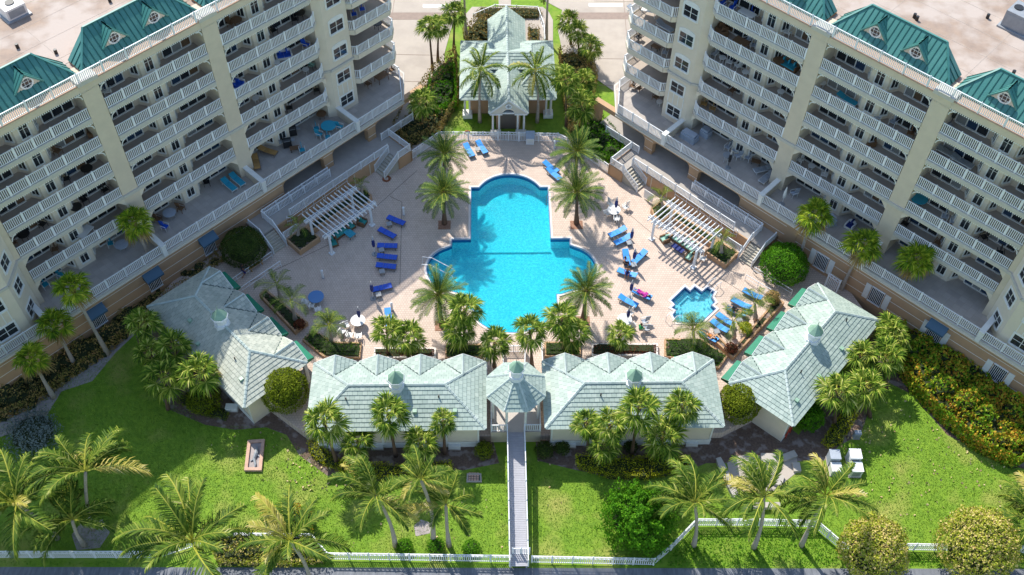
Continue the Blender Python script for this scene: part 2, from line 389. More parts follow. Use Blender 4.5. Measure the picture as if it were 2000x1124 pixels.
for i, (p, q) in enumerate((((1322,630),(1312,616)), ((1396,571),(1382,561)))):
    P0, P1 = at(*p), at(*q); d = (sum((Vector(x).to_3d() for x in [P0, P1]), Vector())/2); c_ = Vector((sc_[0], sc_[1], 0)); inw = (c_-d).normalized(); sd = Vector((-inw.y, inw.x, 0))
    r = empty('spa_handrail', d, ['bent chrome handrail at the lower left corner of the spa', 'bent chrome handrail at the upper right corner of the spa'][i], 'handrail', 'spa handrails')
    for s_ in (-.35, .35):
        b = MB(); e = d+sd*s_; b.tube([e-inw*.8, e-inw*.8+Vector((0,0,.8)), e-inw*.2+Vector((0,0,.95)), e+inw*.5+Vector((0,0,.4)), e+inw*.6-Vector((0,0,.4))], .03, 6); obj('rail', b, M_white, r)

# ------------------------------------------------------------------ railings
POSTM = {}
def post_mesh(h, w=.10):
    k = (round(h, 2), w)
    if k not in POSTM:
        mb = MB(); mb.box(-w/2, w/2, -w/2, w/2, 0, h); mb.cone((0,0), w*.75, w*.2, h, h+.07, 4, R(45)); POSTM[k] = mesh('post', mb, M_white)
    return POSTM[k]
def place(name, me, parent, loc, rz=0, rx=None):
    o = bpy.data.objects.new(name, me); COL.objects.link(o)
    if parent is not None: o.parent = parent; loc = Vector(loc)-ORG[parent.name]
    o.location = loc; o.rotation_euler[2] = rz
    return o
def railing(parent, fr, pts, z, h=1.02, step=1.65, lattice=False, name='railing', ends=(True, True), gap=.158, m=None, posts=True):
    """pts (a, b) or (a, b, z) in frame; a part of parent, with each post its sub-part"""
    P = [fr.w(p[0], p[1], p[2] if len(p) > 2 else z) for p in pts]; m = m or M_white
    g = MB(); PO = []
    for i in range(len(P)-1):
        p, q = P[i], P[i+1]; d = q-p; l = Vector((d.x, d.y)).length
        if l < .05: continue
        up = Vector((0,0,1)); n = max(1, round(l/step)); ang = math.atan2(d.y, d.x)
        g.bar(p+up*h, q+up*h, .075, .05, False); g.bar(p+up*.10, q+up*.10, .05, .05, False)
        top = h
        if lattice:
            top = h-.30; g.bar(p+up*top, q+up*top, .05, .045, False)
            kk = max(1, round(l/.34))
            for j in range(kk):
                a0 = p+d*(j/kk); a1 = p+d*((j+1)/kk)
                g.bar(a0+up*top, a1+up*h, .025, .04, False); g.bar(a0+up*h, a1+up*top, .025, .04, False)
        kk = max(1, round(l/gap)); sd = Vector((-d.y, d.x, 0)).normalized()*.024; dd = d.normalized()*.031
        for j in range(kk):
            c = p+d*((j+.5)/kk); k = len(g.V)
            for zz in (.10, top): g.V += [c-sd-dd+up*zz, c+sd-dd+up*zz, c+sd+dd+up*zz, c-sd+dd+up*zz]
            for a in range(4):
                a2 = (a+1) % 4; g.F.append([k+a, k+a2, k+4+a2, k+4+a]); g.I.append(0)
        for j in range(n+1):
            if i > 0 and j == 0: continue
            if (i == 0 and j == 0 and not ends[0]) or (i == len(P)-2 and j == n and not ends[1]): continue
            PO.append((p+d*(j/n), ang))
    r = obj(name, g, m, parent)
    if posts:
        for c, a in PO: place('post', post_mesh(h+.06), r, c, a)
    return r
def handrail(parent, fr, pts, r=.035, name='handrail', step=1.5):
    P = [fr.w(*p) for p in pts]; g = MB(); g.tube(P, r, 6)
    for i in range(len(P)-1):
        n = max(1, round((P[i+1]-P[i]).length/step))
        for j in range(n+1):
            c = P[i].lerp(P[i+1], j/n); g.tube([c, c-Vector((0,0,.9))], r*.8, 5)
        g.tube([P[i]-Vector((0,0,.45)), P[i+1]-Vector((0,0,.45))], r*.7, 5)
    return obj(name, g, M_white, parent)

# ------------------------------------------------------------------ windows
def window(parent, fr, p0, p1, z0, z1, nx=1, nz=1, fw=.07, name='window', out=1, trim=0, arch=False, mull=.035, split=True):
    """framed pane in a vertical wall between plan points p0 and p1; out=+-1 picks the outer side"""
    A, B = fr.w(*p0, z0), fr.w(*p1, z0); d = (B-A); l = d.length; d = d/l; nrm = Vector((d.y, -d.x, 0))*out
    g = MB(); g.m = 0
    def q(x0, x1, y0, y1, t0, t1):
        c = [A+d*x+Vector((0,0,y-0))+nrm*t for t in (t0, t1) for x, y in ((x0,y0),(x1,y0),(x1,y1),(x0,y1))]
        k = len(g.V); g.V += c
        for f in ((0,1,2,3),(7,6,5,4),(0,4,5,1),(1,5,6,2),(2,6,7,3),(3,7,4,0)): g.F.append([k+i for i in f]); g.I.append(g.m)
    H = z1-z0
    q(0, l, 0, fw, -.03, .05); q(0, l, H-fw, H, -.03, .05); q(0, fw, fw, H-fw, -.03, .05); q(l-fw, l, fw, H-fw, -.03, .05)
    for i in range(1, nx): x = l*i/nx; q(x-mull, x+mull, fw, H-fw, -.02, .04)
    for i in range(1, nz): y = H*i/nz; q(fw, l-fw, y-mull*.6, y+mull*.6, -.02, .035)
    if trim:
        q(-trim, 0, -trim, H+trim, -.03, .035); q(l, l+trim, -trim, H+trim, -.03, .035); q(0, l, H, H+trim, -.03, .035); q(-.02, l+.02, -trim, 0, -.03, .12)
        if arch:
            n = 10; k = len(g.V)
            for t in (-.03, .03):
                for i in range(n+1): x = -trim+(l+2*trim)*i/n; g.V.append(A+d*x+Vector((0,0,H+trim))+nrm*t)
                for i in range(n+1):
                    x = -trim+(l+2*trim)*i/n; u = (x-l/2)/(l/2+trim); g.V.append(A+d*x+Vector((0,0,H+trim+.34*math.sqrt(max(0, 1-u*u*.93))))+nrm*t)
            for i in range(n):
                o1 = k+2*(n+1)
                g.F += [[o1+i, o1+i+1, o1+n+2+i, o1+n+1+i], [k+n+1+i, k+n+2+i, o1+n+2+i, o1+n+1+i]]; g.I += [0, 0]
    g2 = MB(); k = len(g2.V)
    c = [A+d*x+Vector((0,0,y))+nrm*.01 for x, y in ((fw,fw),(l-fw,fw),(l-fw,H-fw),(fw,H-fw))]; g2.V += c; g2.F.append([0,1,2,3]); g2.I.append(0)
    if split:
        w = obj(name, g, M_trim, parent)
        ORG[w.name] = ORG[parent.name]
        obj('pane', g2, M_glass, w)
    else:
        k = len(g.V); g.V += c; g.F.append([k, k+1, k+2, k+3]); g.I.append(1)
        w = obj(name, g, [M_trim, M_glass], parent)
    return w

# ------------------------------------------------------------------ sloped roofs
def clip(poly, x0, x1):
    def half(P, s, x):
        out = []
        for i in range(len(P)):
            a, b_ = P[i], P[(i+1) % len(P)]; ia = s*(a[0]-x) >= -1e-9; ib = s*(b_[0]-x) >= -1e-9
            if ia: out.append(a)
            if ia != ib:
                t = (x-a[0])/(b_[0]-a[0]); out.append((x, a[1]+(b_[1]-a[1])*t))
        return out
    P = half(poly, 1, x0); return half(P, -1, x1) if len(P) > 2 else []
def slope_axes(P):
    """P: 3-D corners, first edge is the eave"""
    o = P[0]; ex = (P[1]-P[0]).normalized(); n = ex.cross(P[2]-P[0]).normalized()
    if n.z < 0: n = -n
    ey = n.cross(ex)
    if ey.z < 0: ey = -ey
    return o, ex, ey, n, [((p-o).dot(ex), (p-o).dot(ey)) for p in P]
def xr(poly, y):
    xs = []
    for i in range(len(poly)):
        a, b_ = poly[i], poly[(i+1) % len(poly)]
        if (a[1]-y)*(b_[1]-y) <= 0 and abs(a[1]-b_[1]) > 1e-9: t = (y-a[1])/(b_[1]-a[1]); xs.append(a[0]+(b_[0]-a[0])*t)
    return (min(xs), max(xs)) if len(xs) > 1 else None
def tile_slope(tiles, under, P, rh=.36, tw=.40):
    o, ex, ey, n, Q = slope_axes(P)
    under.face([tuple(p) for p in P], False) if True else None
    ymax = max(q[1] for q in Q); r = 0; y = -.06
    W = lambda x, yy, h: o+ex*x+ey*yy+n*h
    while y < ymax-.05:
        y1 = min(y+rh, ymax-.01); a = xr(Q, max(y, .005)); c = xr(Q, max(y1, .01))
        if a and c:
            off = (r % 2)*tw/2; i0 = math.floor((min(a[0], c[0])-off)/tw); i1 = math.ceil((max(a[1], c[1])-off)/tw)
            for i in range(i0, i1):
                xa, xb = i*tw+off, (i+1)*tw+off-.014
                l0, l1 = max(xa, a[0]), min(xb, a[1]); u0, u1 = max(xa, c[0]), min(xb, c[1])
                if l1-l0 < .03 and u1-u0 < .03: continue
                if l1 < l0: l0 = l1 = (l0+l1)/2 if a[0] < xb < a[1] else min(max(xa, a[0]), a[1])
                if u1 < u0: u0 = u1 = min(max((xa+xb)/2, c[0]), c[1])
                j = rnd.uniform(-.006, .006); k = len(tiles.V)
                tiles.V += [W(l0, y, .006), W(l1, y, .006), W(l0, y, .066+j), W(l1, y, .066+j), W(u1, y1, .018), W(u0, y1, .018)]
                tiles.F += [[k, k+1, k+3, k+2], [k+2, k+3, k+4, k+5]]; tiles.I += [0, 0]
        y += rh; r += 1
def cap_line(mb, p, q, step=.36, w=.26):
    n = max(1, round((q-p).length/step)); d = (q-p)/n
    up = Vector((0,0,1)); sd = d.normalized().cross(up).normalized()
    for i in range(n):
        a = p+d*i; c = p+d*(i+1.06); k = len(mb.V)
        mb.V += [a-sd*w/2+up*.02, a+up*.12, a+sd*w/2+up*.02, c-sd*w*.42+up*.0, c+up*.08, c+sd*w*.42+up*.0]
        mb.F += [[k, k+3, k+4, k+1], [k+1, k+4, k+5, k+2], [k, k+1, k+2]]; mb.I += [0]*3
def metal_slope(parent, P, w=.46, mb_under=None):
    o, ex, ey, n, Q = slope_axes(P); x0 = min(q[0] for q in Q); x1 = max(q[0] for q in Q)
    N = max(1, round((x1-x0)/w)); w = (x1-x0)/N
    for i in range(N):
        c = clip(Q, x0+i*w+.004, x0+(i+1)*w-.004)
        if len(c) < 3: continue
        g = MB(); g.m = 0; ar = sum(c[k][0]*c[(k+1) % len(c)][1]-c[(k+1) % len(c)][0]*c[k][1] for k in range(len(c)))
        pts = [o+ex*q[0]+ey*q[1]+n*.01 for q in c]
        if (ex.cross(ey)).dot(n)*ar < 0: pts.reverse()
        g.face([tuple(p) for p in pts], False)
        r = xr(Q, .02) ; ys = [q[1] for q in c if abs(q[0]-(x0+i*w+.004)) < 1e-6]
        if len(ys) >= 2 and max(ys)-min(ys) > .1:
            g.m = 1; xx = x0+i*w; g.bar(tuple(o+ex*xx+ey*min(ys)+n*.03), tuple(o+ex*xx+ey*max(ys)+n*.03), .045, .06, False)
        obj('roof_panel', g, [M_gmetal, M_seam], parent)

# ------------------------------------------------------------------ the two apartment wings
FH = 2.95; Z0 = 4.0
fz = lambda j: Z0+FH*j
def bump_windows(part, fr, s0, z, lean=False):
    a, b_, c, d = (s0-1.45,-2.08), (s0-.82,-1.0), (s0+.82,-1.0), (s0+1.45,-2.08)
    out = -1
    for (p, q, f0, f1) in ((a, b_, .22, .80), (b_, c, .26, .74), (c, d, .20, .78)):
        l0 = (p[0]+(q[0]-p[0])*f0, p[1]+(q[1]-p[1])*f0); l1 = (p[0]+(q[0]-p[0])*f1, p[1]+(q[1]-p[1])*f1)
        window(part, fr, l0, l1, z+.48, z+2.3, 2, 2, .05, out=OUT, trim=.05, mull=.02, split=False)
def balcony(t, fr, s0, s1, j, v_in, left_end=None, right_end=None, vout=.10, arches=True, rl=None):
    """slab + fascia + railing for floor j over opening s0..s1"""
    z = fz(j); b = MB(fr); b.m = 0
    pts = [(s0,v_in),(s1,v_in),(s1,0.0),(s0,0.0)]
    path = rl or [(s0+.03,-.03),(s1-.03,-.03)]
    if rl:
        po = [(p[0], p[1]+.12) for p in rl]; pts = [(min(rl[0][0], rl[-1][0]), v_in), (max(rl[0][0], rl[-1][0]), v_in)]+sorted(po, key=lambda p: -p[0])
        b.prism(pts, z-.28, z)
    else:
        b.prism(pts, z-.28, z)
    p = obj('balcony_slab', b, M_bfloor, t)
    b = MB(fr); q = [(x, y+.02) for x, y in path]
    for a, c in zip(q, q[1:]):
        b.bar((a[0], a[1]+.02, z-.14), (c[0], c[1]+.02, z-.14), .20, .34)      # edge band
    obj('slab_edge', b, M_slab, p)
    b = MB(fr)
    for a, c in zip(q, q[1:]): b.bar((a[0], a[1]-.05, z-.37), (c[0], c[1]-.05, z-.37), .16, .14)
    obj('edge_beam', b, M_cream2, p)
    railing(t, fr, path, z, 1.02, 1.6, name='railing', ends=(rl is not None, rl is not None))
    if arches and j >= 3:
        b = MB(fr)
        for a, c in zip(q, q[1:]):
            L_ = math.hypot(c[0]-a[0], c[1]-a[1]); n = int(L_/.17)
            for i in range(n):
                t0, t1 = i/n, (i+.55)/n; b.bar((a[0]+(c[0]-a[0])*t0, a[1]+(c[1]-a[1])*t0, z-.49), (a[0]+(c[0]-a[0])*t1, a[1]+(c[1]-a[1])*t1, z-.49), .06, .11)
        obj('fascia_trim', b, M_trim, p, stuff=True)
def corner_bracket(t, fr, s, sg, z, big=False):
    b = MB(fr)
    if not big:      # curved white bracket below the beam
        P = [(s+sg*.05, -.06, z-.62)]+[(s+sg*(.06+.5*(1-math.cos(R(k)))), -.06, z-.05-.55+.5*math.sin(R(k))) for k in (0, 30, 60, 90)]
        for a, c in zip(P, P[1:]): b.bar(a, c, .07, .08)
        b.bar((s+sg*.08,-.06,z-.08), (s+sg*.58,-.06,z-.08), .07, .06)
        obj('bracket', b, M_trim, t)
    else:            # chamfered plaster corner
        fr2 = fr; k = len(b.V)
        for v in (-.35, -.002):
            for p in ((s, z-.05), (s+sg*.62, z-.05), (s+sg*.45, z-.22), (s, z-.75)): b.V.append(fr.w(p[0], v, p[1]))
        b.F += [[0,1,2,3],[7,6,5,4],[0,3,7,4],[3,2,6,7],[2,1,5,6],[1,0,4,5]]; b.I += [0]*6
        obj('corner_chamfer', b, M_cream2, t)
def oct_window(parent, c, d, n, r=.36):
    """round dormer window; c centre, d right, n outward"""
    g = MB(); up = n.cross(d); N = 20; rings = ((r+.14, .02), (r+.14, .07), (r, .07), (r, .02)); k0 = len(g.V)
    for rr_, t in rings:
        for i in range(N): a = 2*math.pi*i/N; g.V.append(c+d*(rr_*math.cos(a))+up*(rr_*math.sin(a))+n*t)
    for q in range(3):
        for i in range(N): j = (i+1) % N; g.F.append([k0+q*N+i, k0+q*N+j, k0+(q+1)*N+j, k0+(q+1)*N+i]); g.I.append(0)
    for f in (-.4, .4):
        g.bar(tuple(c+d*(f*r)+up*(-.9*r)+n*.05), tuple(c+d*(f*r)+up*(.9*r)+n*.05), .03, .03, False)
        g.bar(tuple(c+up*(f*r)-d*(.9*r)+n*.052), tuple(c+up*(f*r)+d*(.9*r)+n*.052), .035, .03, False)
    k = len(g.V)
    for i in range(N): a = 2*math.pi*i/N; g.V.append(c+d*(r*math.cos(a))+up*(r*math.sin(a))+n*.03)
    g.F.append([k+i for i in range(N)]); g.I.append(1)
    return obj('round_window', g, [M_trim, M_glass], parent)
def mansard(t, fr, s0, s1, dorm):
    zf, zr, vf, vr = 22.15, 24.15, -1.05, -3.05; W = fr.w
    b = MB(fr); b.box(s0+.05, s1-.05, vr-.05, vf-.08, 21.9, zf); b.face([(s0+.1,vf-.1,zf+.0),(s1-.1,vf-.1,zf),(s1-2.05,vr,zr-.03),(s0+2.05,vr,zr-.03)])
    b.face([(s0+.1,vr,zf),(s0+2.05,vr,zr-.02),(s1-2.05,vr,zr-.02),(s1-.1,vr,zf)])
    roof = obj('mansard_roof', b, M_copper, t)
    metal_slope(roof, [W(s0,vf,zf), W(s1,vf,zf), W(s1-2,vr,zr), W(s0+2,vr,zr)])
    metal_slope(roof, [W(s1,vf,zf), W(s1,vr,zf), W(s1-2,vr,zr)])
    metal_slope(roof, [W(s0,vr,zf), W(s0,vf,zf), W(s0+2,vr,zr)])
    g = MB(fr)
    for p, q in (((s0,vf,zf),(s0+2,vr,zr)),((s1,vf,zf),(s1-2,vr,zr)),((s0+2,vr,zr),(s1-2,vr,zr))): g.bar((p[0],p[1],p[2]+.05),(q[0],q[1],q[2]+.05), .16, .09)
    g.bar((s0,vf+.02,zf),(s1,vf+.02,zf),.1,.12)
    obj('roof_cap', g, M_gmetal, roof)
    for s in dorm:
        g = MB(fr); hw, v1, ze, zp = .95, -1.62, 22.95, 23.95; g.m = 0
        # gable face with cheeks
        g.face([(s-hw,v1,22.35),(s+hw,v1,22.35),(s+hw,v1,ze),(s,v1,zp),(s-hw,v1,ze)])
        g.face([(s-hw,v1,22.35),(s-hw,v1,ze),(s-hw,v1-1.2,ze+.1),(s-hw,v1-1.2,22.35)]); g.face([(s+hw,v1,22.35),(s+hw,v1-1.2,22.35),(s+hw,v1-1.2,ze+.1),(s+hw,v1,ze)])
        d = obj('dormer', g, M_cream2, t)
        hw2 = hw+.22
        for sg in (-1, 1):
            P = [W(s+sg*hw2, v1+.14, ze-.22), W(s+sg*hw2, v1-.7, ze-.22), W(s, v1-1.42, zp+.04), W(s, v1+.14, zp+.04)]
            g = MB(); g.face([tuple(p) for p in P], False); q = [p-Vector((0,0,.07)) for p in P]; g.face([tuple(p) for p in q[::-1]], False)
            for i in range(4): g.face([tuple(x) for x in (P[i], q[i], q[(i+1) % 4], P[(i+1) % 4])], False)
            for f in (.33, .66):
                a = P[0].lerp(P[1], f) if f < .5 else P[0].lerp(P[1], f); c = P[3].lerp(P[2], f*.8); g.m = 1; g.bar(tuple(a+Vector((0,0,.02))), tuple(c+Vector((0,0,.02))), .035, .05, False)
            g.m = 1; g.bar(tuple(P[0]), tuple(P[3]), .09, .12, False); g.bar(tuple(P[3]), tuple(P[2]), .09, .08, False)
            obj('dormer_roof', g, [M_gmetal, M_gmetal], d)
        dx = (W(s+1,v1)-W(s,v1)).normalized(); nn = (W(s,v1+1)-W(s,v1)).normalized()
        if dx.cross(Vector((0,0,1))).dot(nn) < 0: dx = -dx
        up = nn.cross(dx)
        oct_window(d, W(s, v1, 23.16)+nn*.01, dx, nn, .40)
OUT = 1
M_curt = mat('curtained_glass', (.16,.10,.06), (.12,.08,.05), 2, .15)
M_blind = mat('blinds_behind_glass', (.26,.26,.25), (.20,.21,.21), 2, .12, stretch=(1,1,12))
M_gblue = mat('sky_blue_glass', (.02,.045,.09), (.03,.06,.11), 2, .05)
def pane_mat(): return rnd.choices((M_glass, M_gblue, M_curt, M_blind), (60,22,8,10))[0]
def building(side):
    global OUT
    fr = FL if side == 'left' else FR; OUT = -1 if not fr.flip else 1
    # plan direction of increasing s gives outward normal on one side only
    A = fr.w(0,0); B_ = fr.w(1,0); d = B_-A; nrm = Vector((d.y, -d.x, 0)); OUT = 1 if nrm.dot(fr.w(0,1)-A) > 0 else -1
    txt = 'long cream apartment block with white balconies '+('left of the pool' if side == 'left' else 'right of the pool')
    t = empty('apartment_building', fr.w(-30, -3, 0), txt, 'apartment block', 'apartment blocks flanking the pool')
    S_OUT = 6.0
    # podium
    b = MB(fr); ops = [(-53.2,-47.2), (-46.2,-41.6), (-40.5,-35.5)]
    b.box(-35.5, S_OUT, 1.9, 2.5, -.9, 3.72)
    for s0, s1 in ((-47.2,-46.2), (-41.6,-40.5), (-54.0,-53.2)): b.box(s0, s1, 1.9, 2.5, -.1, 3.72)
    for s0, s1 in ops: b.box(s0, s1, 1.9, 2.5, 3.15, 3.72)
    for s0, s1 in ops:           # rounded corners of the arcade
        for s, sg in ((s0, 1), (s1, -1)):
            pts = [(s, 3.15), (s+sg*.55, 3.15), (s+sg*.30, 3.06), (s+sg*.10, 2.86), (s, 2.6)]; k = len(b.V)
            for v in (1.93, 2.47): b.V += [fr.w(p[0], v, p[1]) for p in pts]
            b.F += [[k+i for i in range(5)], [k+9-i for i in range(5)]]+[[k+i, k+(i+1) % 5, k+5+(i+1) % 5, k+5+i] for i in range(5)]; b.I += [0]*7
    obj('podium_wall', b, M_peach, t)
    b = MB(fr); b.box(-54, S_OUT, -3.0, -2.9, 0, 3.7); obj('arcade_wall', b, M_cream, t)
    b = MB(fr)
    for zz in ((.75, 1.85, 2.95)):
        b.box(-35.4, S_OUT, 2.5, 2.515, zz, zz+.05)
        if zz > 1:
            b.box(-47.2, -46.2, 2.5, 2.515, zz, zz+.05); b.box(-41.6, -40.5, 2.5, 2.515, zz, zz+.05)
    obj('wall_groove', b, M_groove, t)
    # terrace slab, edge, tiles
    b = MB(fr); b.prism([(-53.9,-14),(S_OUT,-14),(S_OUT,2.72),(-51.0,2.72),(-53.9,-.4)], 3.70, 3.97); obj('terrace_slab', b, M_slab, t)
    b = MB(fr); s = -53.3; g = .60
    while s < -6:
        v = -2.95
        while v < 2.4:
            if not (s < -50.9 and v > -.6+(s+53.6)*1.1): b.face([(s+.012,v+.012,4.0),(s+g-.012,v+.012,4.0),(s+g-.012,v+g-.012,4.0),(s+.012,v+g-.012,4.0)])
            v += g
        s += g
    obj('terrace_tiles', b, M_tfloor, t, stuff=True)
    b = MB(fr); b.prism([(-53.7,-13.9),(S_OUT,-13.9),(S_OUT,2.6),(-51.0,2.6),(-53.7,-.4)], 3.972, 3.99); obj('terrace_bed', b, M_bfloor, t)
    # pale drip edge under the terrace
    b = MB(fr); b.box(-51.0, S_OUT, 2.5, 2.80, 3.58, 3.70); obj('cornice', b, M_cream2, t)
    # terrace railings between dividers
    DIV = [-44.9, -33.4, -22.4, -11.0]
    segs = [(-51.0,-45.05),(-44.75,-33.55),(-33.25,-22.55),(-22.25,-11.15),(-10.85,S_OUT)]
    for i, (s0, s1) in enumerate(segs):
        p = [(-53.2,-8),(-53.2,-.4),(-50.9,2.55),(s1,2.55)] if i == 0 else [(s0,2.55),(s1,2.55)]
        railing(t, fr, p, 4.0, 1.03, 1.85, name='terrace_railing')
    for s in DIV:
        v0 = 0.0 if s > -44 else -.5
        b = MB(fr); b.box(s-.17, s+.17, v0, 2.78, 3.7, 5.0); dv = obj('divider_wall', b, M_cream, t)
        b = MB(fr); b.box(s-.24, s+.24, v0, 2.90, 5.0, 5.13); b.box(s-.2, s+.2, 2.5, 2.84, 3.75, 4.99); obj('coping', b, M_trim, dv)
    # piers
    PIERS = [(-34.3,-32.8), (-23.2,-21.7), (-12.1,-10.6)]
    for s0, s1 in PIERS:
        b = MB(fr); b.box(s0, s1, -2.2, 0, 3.9, 21.98); p = obj('pier', b, M_cream, t)
        b = MB(fr); b.box(s0-.02, s1+.02, -.3, .16, fz(2)-.30, fz(2)-.02); obj('ledge', b, M_slab, p)
        b = MB(fr); b.box(s0-.12, s1+.12, -1.0, .22, 21.98, 22.32); b.box(s0+.25, s1-.25, -.55, .27, 22.32, 22.40); obj('pier_cap', b, M_slab, p)
    OPEN = [(-43.9,-34.3), (-32.8,-23.2), (-21.7,-12.1)]
    for k, (s0, s1) in enumerate(OPEN):
        mid = (s0+s1)/2 if k else -38.6
        b = MB(fr); b.box(s0, mid-1.45, -2.3, -2.1, 3.98, 21.5); b.box(mid+1.45, s1, -2.3, -2.1, 3.98, 21.5)
        b.box(s0, s1, -2.1, -.12, 21.46, 21.5)
        bw = obj('back_wall', b, M_cream, t)
        for j in range(6):
            z = fz(j)
            g = MB(fr); g.prism([(mid-1.45,-2.3),(mid+1.45,-2.3),(mid+1.45,-2.1),(mid+.82,-1.0),(mid-.82,-1.0),(mid-1.45,-2.1)], z+.005, z+2.64 if j < 5 else 21.45)
            bay = obj('bay_window', g, M_cream2, t); bump_windows(bay, fr, mid, z)
            for (d0, d1) in ((s0+.25, mid-1.85), (mid+1.95, s1-.55)):
                n = 3; L_ = (d1-d0)/n
                dr = None; gg = MB(fr)
                for i in range(n+1): gg.box(d0+i*L_-.045, d0+i*L_+.045, -2.1, -2.02, z+.06, z+2.25)
                gg.box(d0, d1, -2.1, -2.03, z+2.2, z+2.3); gg.box(d0, d1, -2.1, -1.95, z+.01, z+.10)
                dr = obj('sliding_door', gg, M_trim, t)
                for i in range(n):
                    g2 = MB(fr); g2.face([(d0+i*L_+.045,-2.06,z+.10),(d0+(i+1)*L_-.045,-2.06,z+.10),(d0+(i+1)*L_-.045,-2.06,z+2.2),(d0+i*L_+.045,-2.06,z+2.2)]); obj('pane', g2, pane_mat(), dr)
            if j: balcony(t, fr, s0, s1, j, -2.1, rl=None if k else [(s1-.03,-.02),(-43.35,.10),(-43.95,-.35)][::-1])
            top = fz(j+1)-.34 if j < 5 else 21.4
            if k or True:
                for s, sg in ((s0 if k else -43.9, 1), (s1, -1)):
                    if j <= 1: corner_bracket(t, fr, s, sg, top-.08, True)
                    elif not (k == 0 and sg == 1): corner_bracket(t, fr, s, sg, top-.16)
    # top wall, ledge, parapet rail
    b = MB(fr); b.box(-47.5, S_OUT, -.32, -.02, 21.28, 21.98); b.box(-47.5, S_OUT, -1.05, -.32, 21.5, 21.9); obj('parapet_wall', b, M_cream, t)
    b = MB(fr); b.box(-47.5, S_OUT, -.9, .12, 21.985, 22.06); obj('parapet_ledge', b, M_peachfl, t)
    b = MB(fr); s = -47.0
    while s < S_OUT: b.box(s, s+.08, -.10, .0, 21.17, 21.28); s += .17
    obj('fascia_trim', b, M_trim, t, stuff=True)
    railing(t, fr, [(-47.5,.02),(S_OUT,.02)], 22.06, .98, 2.1, name='parapet_railing', gap=.15)
    b = MB(fr); b.box(-51.5, S_OUT+20, -60, -3.1, 21.2, 21.9); b.box(-51.5, S_OUT+20, -3.1, -1.05, 21.2, 21.88); obj('flat_roof', b, M_roofdeck, t)
    g = MB(fr)
    for k_ in range(12): g.bar((-51,-4-k_*2.7,21.905),(S_OUT+20,-4-k_*2.7,21.905),.03,.012)
    for k_ in range(9): g.bar((-48+k_*8.5,-3.4,21.906),(-48+k_*8.5,-34,21.906),.03,.012)
    obj('membrane_seam', g, M_conc, t, stuff=True)
    for s0, s1 in ((-55.6+11.1-.05,-34.0-.05), (-33.4,-22.7), (-22.25,-11.55), (-11.15,-.45), (0,6)):
        L_ = s1-s0
        mansard(t, fr, s0, s1, [s0+L_*.33, s0+L_*.67] if L_ > 8 else [])
    # tower next to the end bay
    ts0, ts1 = -47.5, -44.0
    b = MB(fr); b.prism([(ts0,-9),(ts1,-9),(ts1,-.62),(-44.75,-.2),(ts0,-.2)], 3.98, 22.3); tw = obj('tower', b, M_cream2, t)
    b = MB(fr); b.box(ts0-.06, -44.7, -.3, .0, fz(2)-.28, fz(2)-.05); b.bar((-44.7,-.15,fz(2)-.16), (ts1+.02,-.60,fz(2)-.16), .22, .22); obj('ledge', b, M_slab, tw)
    for j in range(6):
        z = fz(j); window(tw, fr, (-46.95,-.195), (-45.35,-.195), z+.75, z+2.0, 2, 2, .05, out=OUT, trim=.12, arch=j >= 2, split=False, mull=.03)
    g = MB(fr)
    for s in (-47.05, -46.45, -45.85, -45.25): g.box(s-.04, s+.04, -.2, -.165, 6.2, 7.5)
    obj('trim_panel', g, M_trim, tw)
    # end bay with wrap-round balconies
    b = MB(fr); b.box(-51.6, -47.5, -60, -2.9, -.1, 21.19); ew = obj('end_wall', b, M_cream, t)
    for j in range(6):
        z = fz(j); gg = MB(fr); d0, d1 = -51.0, -48.2; L_ = (d1-d0)/3
        for i in range(4): gg.box(d0+i*L_-.05, d0+i*L_+.05, -2.9, -2.82, z+.06, z+2.25)
        gg.box(d0, d1, -2.9, -2.83, z+2.2, z+2.3); dr = obj('sliding_door', gg, M_trim, t)
        for i in range(3):
            g2 = MB(fr); g2.face([(d0+i*L_+.05,-2.86,z+.08),(d0+(i+1)*L_-.05,-2.86,z+.08),(d0+(i+1)*L_-.05,-2.86,z+2.2),(d0+i*L_+.05,-2.86,z+2.2)]); obj('pane', g2, pane_mat(), dr)
        if j:
            path = [(-47.52,-.50),(-48.0,.0),(-52.3,.05),(-53.2,-.75),(-53.2,-12)]
            b = MB(fr); b.prism([(-47.5,-2.9),(-47.5,-.45),(-48.0,.10),(-52.35,.15),(-53.3,-.75),(-53.3,-14),(-51.6,-14),(-51.6,-2.9)], z-.28, z); sl = obj('balcony_slab', b, M_bfloor, t)
            b = MB(fr)
            for a, c in zip(path, path[1:]): b.bar((a[0],a[1],z-.14),(c[0],c[1],z-.14),.22,.34); b.bar((a[0],a[1],z-.42),(c[0],c[1],z-.42),.18,.24)
            obj('slab_edge', b, M_cream2, sl)
            railing(t, fr, path, z, 1.02, 1.5, name='railing')
    # outer tower with its slanted face
    pts = [(-11.6,-2.3),(-11.6,.1),(-9.85,1.85),(-6.2,1.85),(-5.0,1.0),(S_OUT,1.0),(S_OUT,-2.3)]
    b = MB(fr); b.prism(pts, 3.98, 22.3); ot = obj('tower', b, M_cream2, t)
    b = MB(fr)
    for a, c in (((-11.6,.1),(-9.85,1.85)),((-9.85,1.85),(-6.2,1.85))): b.bar((a[0],a[1],fz(2)-.16),(c[0],c[1],fz(2)-.16),.3,.24)
    obj('ledge', b, M_slab, ot)
    for j in range(6):
        z = fz(j)
        window(ot, fr, (-11.15,.56), (-10.25,1.46), z+.75, z+2.05, 2, 2, .05, out=OUT, trim=.11, split=False, mull=.025)
        window(ot, fr, (-8.9,1.86), (-7.2,1.86), z+.75, z+2.05, 2, 2, .05, out=OUT, trim=.13, split=False, mull=.03)
    g = MB(fr)
